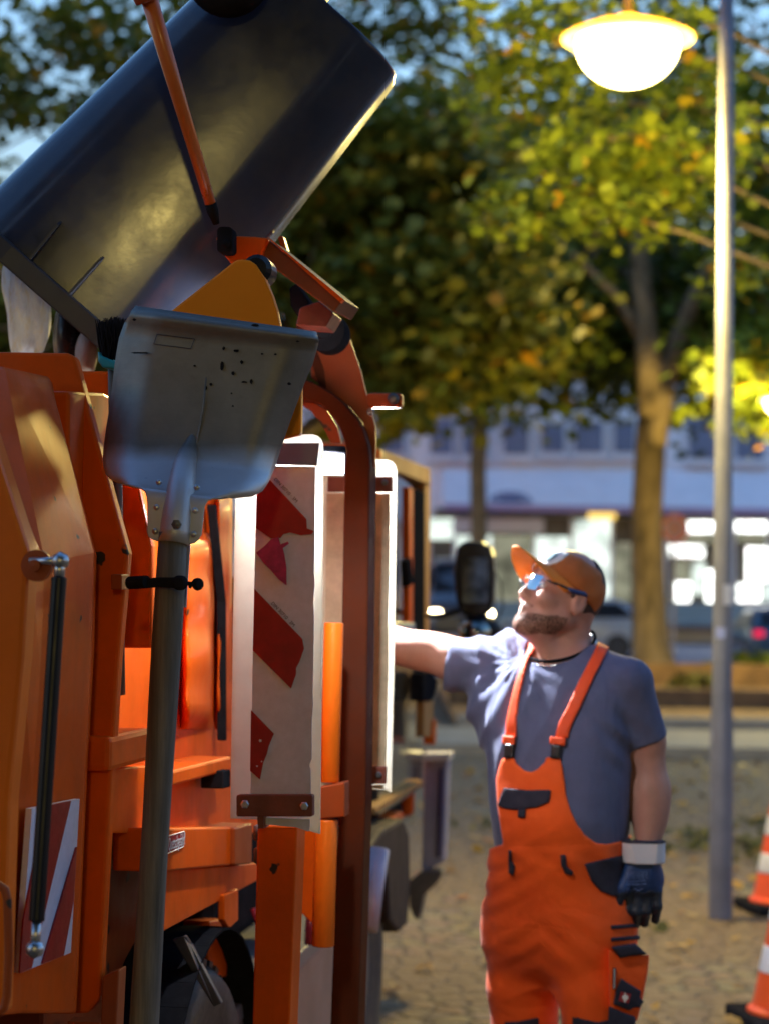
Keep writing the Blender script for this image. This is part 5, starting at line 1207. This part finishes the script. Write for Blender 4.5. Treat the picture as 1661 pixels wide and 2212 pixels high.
# ---- overalls
def legs(p, off=0.):
    kR = knR*.45+anR*.55; kL = knL*.45+anL*.55
    r_ = chain(p, [hipR, hipR*.5+knR*.5, knR, kR, anR-UP*.02], [.090+off, .088+off, .084+off, .080+off, .085+off], .02)
    l_ = chain(p, [hipL, hipL*.5+knL*.5, knL, kL, anL-UP*.02], [.091+off, .080+off, .074+off, .078+off, .085+off], .02)
    return smin(r_, l_, .012)
Zv = lambda v: P(1200, v, ZP)[2]
def over_solid(p, off=0.):
    d = torso(p, .010+off); d = smin(d, legs(p, off), .055)
    z = p[:, 2]
    f = (.0035*wav(p, (13, 13, 20), 31, 6)+.006*np.abs(wav(p, (11, 11, 20), 77, 4)))*np.clip((Zv(1780)-z)/.2, .25, 1)+.0022*wav(p, (38, 38, 55), 44, 6)
    # drag folds at the hip on his right side, creases at the crotch
    c = P(1075, 1905, 5.05); rr_ = np.linalg.norm((p-c)*np.array([1, .5, .6]), axis=1); f = f+.002*np.exp(-(rr_/.10)**2)*np.sin((p[:, 2]*1.0-p[:, 0]*.75)*120)
    c = P(1165, 2040, 4.95); rr_ = np.linalg.norm((p-c)*np.array([.8, .5, 1]), axis=1); f = f+.0022*np.exp(-(rr_/.10)**2)*np.sin((p[:, 2]+np.abs(p[:, 0]-c[0])*.8)*90)
    f = f+.004*np.exp(-((z-Zv(1838))/.02)**2)*np.sin(p[:, 0]*60+z*30)
    return d+f
BIB = [(1084, 1637), (1112, 1637), (1114, 1648), (1122, 1656), (1133, 1665), (1146, 1668), (1159, 1663), (1167, 1654), (1176, 1648), (1178, 1635), (1209, 1637), (1213, 1652), (1218, 1681), (1222, 1717), (1231, 1749), (1244, 1778), (1263, 1804), (1286, 1821), (1309, 1824), (1338, 1817), (1374, 1806), (1500, 1790), (1500, 3300), (900, 3300), (900, 1850), (1060, 1832), (1086, 1824), (1081, 1795), (1073, 1743), (1070, 1685), (1076, 1660)]
def over_fn(p):
    d = over_solid(p); m = pixpoly(p, BIB); back = p[:, 2]-Zv(1800)
    cut = np.where(front(p) > -.02, m, np.maximum(back, -9)); cut = np.where((front(p) <= -.02) & (p[:, 2] < Zv(1850)), -.05, cut)
    d = smax(d, cut, .004); return np.maximum(d, .13-p[:, 2])
dress('overalls', over_fn, (.04, 4.76, .11), (.62, 5.42, 1.26), .0055, M['hivis'])
def decal(name, poly, base, off, mt, h=.0036, fr=True, zlim=None):
    pl = np.array(poly, float); c0 = P(*pl.min(0), ZP); c1 = P(*pl.max(0), ZP)
    lo = (min(c0[0], c1[0])-.02, 4.74, min(c0[2], c1[2])-.02); hi = (max(c0[0], c1[0])+.02, 5.40 if not fr else 5.16, max(c0[2], c1[2])+.02)
    def fn(p):
        d = np.maximum(base(p)-off, pixpoly(p, pl))
        d = np.maximum(d, -(base(p)+.008))
        if fr: d = np.maximum(d, p[:, 1]-(zlim or 5.14))
        return d
    return dress(name, fn, lo, hi, h, mt)
sb = lambda p: shirt_base(p)
decal('strap', [(1295, 1376), (1284, 1404), (1250, 1470), (1225, 1525), (1206, 1560), (1200, 1582), (1196, 1594), (1226, 1594), (1229, 1580), (1234, 1565), (1252, 1528), (1283, 1460), (1310, 1408), (1326, 1380)], sb, .007, M['strapm'], .0042, False)
decal('strap', [(1143, 1376), (1140, 1400), (1127, 1428), (1110, 1480), (1098, 1530), (1092, 1560), (1090, 1594), (1114, 1594), (1116, 1550), (1121, 1508), (1131, 1460), (1140, 1426), (1156, 1400), (1166, 1376)], sb, .007, M['strapm'], .0042, False)
decal('strap_end', [(1187, 1590), (1221, 1594), (1219, 1612), (1185, 1607)], sb, .013, M['strapm'])
decal('strap_end', [(1085, 1588), (1112, 1590), (1110, 1609), (1083, 1607)], sb, .013, M['strapm'])
decal('buckle', [(1190, 1606), (1210, 1610), (1208, 1640), (1188, 1638)], sb, .017, M['buckle'])
decal('buckle', [(1088, 1606), (1108, 1608), (1106, 1638), (1087, 1638)], sb, .017, M['buckle'])
ob = lambda p: over_solid(p)
decal('pocket_flap', [(1087, 1702), (1140, 1707), (1190, 1706), (1185, 1733), (1159, 1744), (1113, 1750), (1090, 1747), (1073, 1740)], ob, .006, M['navy'])
decal('pocket_tab', [(1118, 1746), (1135, 1746), (1133, 1767), (1117, 1766)], ob, .008, M['navy'])
decal('belt_loop', [(1209, 1847), (1221, 1845), (1223, 1872), (1238, 1884), (1235, 1893), (1220, 1888), (1211, 1870)], ob, .008, M['navy'])
decal('belt_loop', [(1097, 1836), (1104, 1836), (1104, 1858), (1112, 1872), (1108, 1892), (1097, 1886)], ob, .008, M['navy'])
decal('side_pocket', [(1261, 1866), (1300, 1857), (1341, 1848), (1420, 1830), (1420, 1950), (1340, 1940), (1320, 1935), (1296, 1925), (1277, 1905)], ob, .005, M['navy'])
for vv in (1999, 2025): decal('trim_bar', [(1318, vv), (1400, vv-6), (1400, vv+3), (1318, vv+9)], ob, .004, M['navy'])
decal('knee_pad', [(1088, 2208), (1120, 2206), (1163, 2198), (1166, 2330), (1088, 2330)], ob, .006, M['navy'])
decal('knee_pad', [(1236, 2186), (1250, 2200), (1290, 2208), (1342, 2198), (1342, 2330), (1232, 2330)], ob, .006, M['navy'])
def slab(name, poly, zc_, th, mt, h=.0038, rnd=.008):
    pl = np.array(poly, float); c0 = P(*pl.min(0), zc_); c1 = P(*pl.max(0), zc_)
    lo = (min(c0[0], c1[0])-.02, zc_-th-.03, min(c0[2], c1[2])-.02); hi = (max(c0[0], c1[0])+.02, zc_+th+.03, max(c0[2], c1[2])+.02)
    def fn(p): return smax(pixpoly(p, pl), np.abs(p[:, 1]-zc_-.25*(p[:, 0]-lo[0]))-th, rnd)+.0015*wav(p, (40, 40, 40), 5)
    return dress(name, fn, lo, hi, h, mt)
cp = slab('cargo_pocket', [(1312, 2050), (1340, 2064), (1402, 2062), (1398, 2100), (1385, 2168), (1376, 2205), (1316, 2208)], 4.945, .034, M['hivis'])
slab('pocket_flap', [(1318, 2045), (1345, 2041), (1371, 2037), (1397, 2061), (1360, 2066), (1338, 2070)], 4.930, .036, M['navy'])
slab('phone_pocket', [(1340, 2112), (1362, 2127), (1384, 2141), (1381, 2155), (1390, 2163), (1381, 2178), (1371, 2176), (1358, 2184), (1323, 2170), (1328, 2140)], 4.918, .018, M['navy'], .0032, .004)
slab('pocket_base', [(1314, 2172), (1345, 2186), (1372, 2196), (1372, 2225), (1312, 2225)], 4.935, .034, M['navy'])
slab('zip', [(1322, 2090), (1330, 2090), (1329, 2138), (1321, 2138)], 4.908, .006, M['navy'], .0028, .002)
def PY(u, v, y): d = ray(u, v); return CAM+d*(y/d[1])
def flat(name, poly, z, mt, parent, th=.002):
    b = MB(); b.prism([PY(u, v, z) for u, v in poly], CF*th); return b.build(name, mt, parent)
em = flat('emblem', [(1340, 2142), (1362, 2148), (1357, 2168), (1335, 2162)], 4.9000, M['sign_red'], person)
flat('emblem_figure', [(1349, 2143), (1351, 2149), (1356, 2152), (1356, 2158), (1351, 2161), (1351, 2165), (1347, 2165), (1347, 2161), (1343, 2157), (1343, 2152), (1347, 2149)], 4.8985, M['whiteink'], em, .001)
b = MB()
for k in range(9): b.prism([PY(u, 2094+k*4.7+w_, 4.900) for u, w_ in ((1324.5, 0), (1327.5, .4), (1327.2, 3), (1324.2, 2.6))], CF*.001)
b.build('zip_print', M['whiteink'], person)
# ---- boots
for an, nm in ((anR, 1), (anL, 2)):
    dirf = nrm(BN+np.array([.1, 0, 0])); 
    def bf(p, an=an, dirf=dirf):
        a0 = np.array([an[0], an[1], 0])
        d = cap(p, a0+UP*.05-dirf*.03, a0+UP*.042+dirf*.14, .050, .044); d = smin(d, cap(p, a0+UP*.06, a0+UP*.18, .052, .055), .03)
        return np.maximum(d, .001-p[:, 2])
    dress('boot', bf, (an[0]-.22, an[1]-.32, -.01), (an[0]+.22, an[1]+.2, .26), .007, M['boot'])
# ---- gloves
def glove(parts_wr, pl_px, name='glove'): pass
def G3(u, v, z=4.975): return P(u, v, z)
GY = float(G3(1388, 1880)[1])
fing = [([(1358, 1925), (1353, 1965), (1352, 1991)], .0115), ([(1378, 1928), (1373, 1970), (1371, 1995)], .0118), ([(1398, 1928), (1395, 1968), (1391, 1994)], .0112), ([(1418, 1922), (1419, 1958), (1414, 1987)], .0105)]
def gl_hand(p):
    d = smin(ell(p, G3(1388, 1898), (.050, .027, .052)), cap(p, G3(1386, 1862), G3(1388, 1905), .042, .036), .02)
    d = np.maximum(d, np.abs(p[:, 1]-GY)-.036)
    for k, (pts, r) in enumerate(fing):
        a, m_, e_ = [G3(u, v, z) for (u, v), z in zip(pts, (4.965, 4.958, 4.978))]
        f = chain(p, [a+(np.array(G3(1388, 1890))-a)*.35, a, m_, e_], [r*1.05, r*1.08, r, r*.88], .006); d = smin(d, f, .0055)
    t_ = chain(p, [G3(1362, 1880, 4.96), G3(1343, 1920, 4.945), G3(1331, 1955, 4.945)], [.020, .0145, .0115], .01); d = smin(d, t_, .008)
    return d+.0009*wav(p, (90, 90, 90), 61, 4)
lo, hi = G3(1300, 2025)-np.array([0, .08, 0]), G3(1455, 1845)+np.array([0, .08, 0])
glo = dress('glove', lambda p: np.maximum(gl_hand(p), p[:, 2]-G3(1386, 1856)[2]), lo, hi, .0028, M['glove'])
def dip(p): return np.maximum(np.maximum(gl_hand(p)-.0012, -(gl_hand(p)+.004)), pixpoly(p, [(1300, 1935), (1350, 1926), (1362, 1928), (1375, 1924), (1390, 1929), (1404, 1922), (1420, 1926), (1460, 1915), (1460, 2040), (1300, 2040)]))
sdf_mesh('glove_dip', dip, lo, hi, .0028, M['glovedark'], person)
def cuff(p):
    d = cap(p, G3(1386, 1806), G3(1388, 1866), .0555, .0525); d = np.maximum(d, np.abs(p[:, 1]-GY)-.048)
    return np.maximum(np.maximum(d, p[:, 2]-G3(1386, 1815)[2]-.06*(p[:, 0]-G3(1386, 1815)[0])*0), G3(1386, 1862)[2]-p[:, 2])
dress('glove_cuff', cuff, G3(1310, 1885)-np.array([0, .09, 0]), G3(1470, 1795)+np.array([0, .09, 0]), .003, M['cuff'])
dress('cuff_hem', lambda p: np.maximum(cuff(p)-.0015, G3(1386, 1818.5)[2]-p[:, 2]), G3(1310, 1830)-np.array([0, .09, 0]), G3(1470, 1795)+np.array([0, .09, 0]), .003, M['navy'])
b = MB()      # printed pictogram frames and lines on the back of the glove
def tr(u, v, fn, z0=4.80):
    o = P(u, v, z0); d = nrm(ray(u, v))
    for _ in range(40): o = o+d*float(fn(o[None])[0])*.8
    return o-d*.0012
def ink_line(b, pts, fn, r=.0007): b.tube([tr(u, v, fn) for u, v in pts], r, 4)
for u0 in (1354, 1366, 1378, 1388):
    ink_line(b, [(u0, 1885), (u0+8, 1883), (u0+9, 1897), (u0+1, 1899), (u0, 1885)], gl_hand, .0006); ink_line(b, [(u0+2, 1889), (u0+6, 1888), (u0+4, 1895)], gl_hand, .0006)
ink_line(b, [(1353, 1905), (1372, 1904), (1394, 1902)], gl_hand); ink_line(b, [(1352, 1910), (1372, 1911), (1395, 1909)], gl_hand, .0009)
ink_line(b, [(1354, 1920), (1362, 1924), (1370, 1920), (1378, 1924), (1388, 1920)], gl_hand, .001)
b.build('glove_print', mat('pale_blue_print', (.20, .30, .62), .6, var=.1), glo if False else person)
# right hand, gloved, closed on the lever of the control box
hc = P(752, 1340, 5.42)
def gr(p):
    d = ell(p, hc+np.array([.012, 0, .0]), (.045, .034, .046)); ax = nrm(hc-wrR)
    for k in range(4):
        o = hc+UP*(.030-.02*k)-CR*.012; d = smin(d, chain(p, [o, o-CR*.034-CF*.02, o-CR*.034+CF*.022, o-CR*.004+CF*.034], [.011, .0115, .0105, .0095], .006), .005)
    d = smin(d, chain(p, [hc+CR*.01+UP*.02-CF*.02, hc+UP*.045-CF*.03-CR*.01, hc+UP*.05-CF*.015-CR*.035], [.016, .013, .011], .01), .006)
    return smin(d, cap(p, wrR+(hc-wrR)*.1, hc, .036, .036), .01)
dress('glove', gr, hc-.13, hc+.13, .004, M['glove'])
# ---- head things
hd = lambda p: head(p)
def cap_crown(q):
    d = ell(q, (-.006, 0, .030), (.106, .087, .096)); d = smax(d, -(q[:, 2]-.012-.33*q[:, 0]), .004)
    d = smax(d, q[:, 2]-.112-.06*q[:, 0], .03)
    th = np.arctan2(q[:, 1], q[:, 0]); d = d+.0010*np.cos(th*6)**8*np.clip(q[:, 2]*12, 0, 1)
    return d+.0016*np.sin(q[:, 0]*70+q[:, 2]*90)*np.exp(-((q[:, 0]+.03)/.05)**2)
capo = dress('cap', lambda p: cap_crown(toh(p))*HS, *hb(.2), .0038, M['capm'])
b = MB(); rows = []
for s in np.linspace(0, 1, 8):
    row = []
    for ph in np.linspace(-82, 82, 33):
        c, sn = math.cos(R_(ph)), math.sin(R_(ph)); f = .100*c+s*.078*max(c, 0)**.55; l = .086*sn*(1+.04*s*(1-abs(sn)))
        row.append(fromh(f, l, .012+.33*.100*c+.008-4.6*l*l*(.35+.65*s)+s*.012*c))
    rows.append(row)
b.grid(rows); b.build('cap_brim', M['brimm'], person, smooth=True, solid=.003)
pt = lambda q: np.maximum(np.maximum(cap_crown(q)-.0022, -(cap_crown(q)+.004)), np.maximum(np.maximum(np.hypot((q[:, 1]-.016)/.036, (q[:, 2]-.074)/.032)-1, 0)*.03+np.where(np.hypot((q[:, 1]-.016)/.036, (q[:, 2]-.074)/.032) < 1, -.004, 0), -q[:, 0]))
dress('cap_patch', lambda p: pt(toh(p))*HS, *hb(.19), .0032, M['patch'])
def pt2(q):
    m = (np.hypot((q[:, 1]-.026)/.013, (q[:, 2]-.074)/.017)-1)*.013
    return np.maximum(np.maximum(cap_crown(q)-.0034, -(cap_crown(q)+.003)), np.maximum(m, -q[:, 0]))
dress('patch_mark', lambda p: pt2(toh(p))*HS, *hb(.19), .0032, M['patchblue'])
def beard(q):
    w_ = wav(q, (170, 170, 170), 9, 6); d = head_h(q)-.0016-.0010*w_
    top = q[:, 2]+.056+.33*q[:, 0]+.005*wav(q, (90, 90, 90), 12, 5); mouth = ell(q, (.095, 0, -.0785), (.022, .027, .013))
    r = smax(smax(d, top, .002), -(q[:, 0]+.004+.004*w_), .002); r = smax(r, -mouth, .004); return smax(r, -(q[:, 2]+.165), .01)
dress('beard', lambda p: beard(toh(p))*HS, *hb(.19), .0034, M['beardm'])
def must(q): return smax(head_h(q)-.0030, ell(np.stack([q[:, 0], np.abs(q[:, 1]), q[:, 2]], 1), (.098, .014, -.0645), (.03, .022, .0055)), .002)
dress('moustache', lambda p: must(toh(p))*HS, *hb(.19), .003, M['beardm'])
def hairf(q):
    d = head_h(q)-.005-.0015*wav(q, (150, 150, 90), 19, 5)
    m = np.minimum(np.maximum(q[:, 0]+.040, -(q[:, 2]+.075)), np.maximum(np.maximum(np.abs(q[:, 0]-.008)-.006, np.abs(q[:, 2]-.014)-.022), .05-np.abs(q[:, 1])))
    return smax(smax(d, m, .004), -ell(np.stack([q[:, 0], np.abs(q[:, 1]), q[:, 2]], 1), (-.014, .084, -.016), (.024, .018, .038)), .003)
dress('hair', lambda p: hairf(toh(p))*HS, *hb(.19), .0036, M['hair'])
for sg_ in (-1, 1):
    b = MB(); c = fromh(.0765, .031*sg_, -.005); sph(b, c, HF*.0115, HL*.0115, HU*.0095); ey = b.build('eye', M['eyew'], person, smooth=True)
    b = MB(); sph(b, c+HF*.0085, HF*.004, HL*.0055, HU*.0055); b.build('iris', M['eyed'], ey, smooth=True)
    b = MB(); rows = []
    for a in np.linspace(-1, 1, 11):
        row = []
        for e in np.linspace(-1, 1, 9):
            l = sg_*(.034+.030*a); u_ = -.006+.021*e*(1-.25*a*a); f = .1085-5.2*(abs(l)-.012)**2-3*(u_+.004)**2
            row.append(fromh(f, l, u_))
        rows.append(row)
    b.grid(rows); b.build('glasses_lens', glass('clear_lens', (.94, .94, .96), .95, .05), person, smooth=True)
    b = MB(); b.tube([fromh(.094, .066*sg_, .004), fromh(.075, .079*sg_, .004), fromh(.03, .0835*sg_, .006), fromh(.0, .0855*sg_, .006)], [.0028, .0034, .0036, .004], 8); b.build('glasses_temple', M['buckle'], person, smooth=True)
    b = MB(); b.tube([fromh(.036, .0840*sg_, .006), fromh(.02, .0855*sg_, .006), fromh(-.012, .0865*sg_, .012), fromh(-.022, .086*sg_, .010)], [.0040, .0056, .0060, .004], 8); b.build('temple_tip', M['gframe'], person, smooth=True)
b = MB(); b.tube([fromh(.1095, -.010, .004), fromh(.114, 0, .006), fromh(.1095, .010, .004)], .0024, 6); b.build('glasses_bridge', glass('clear_bridge', (.9, .9, .9), .7), person, smooth=True)
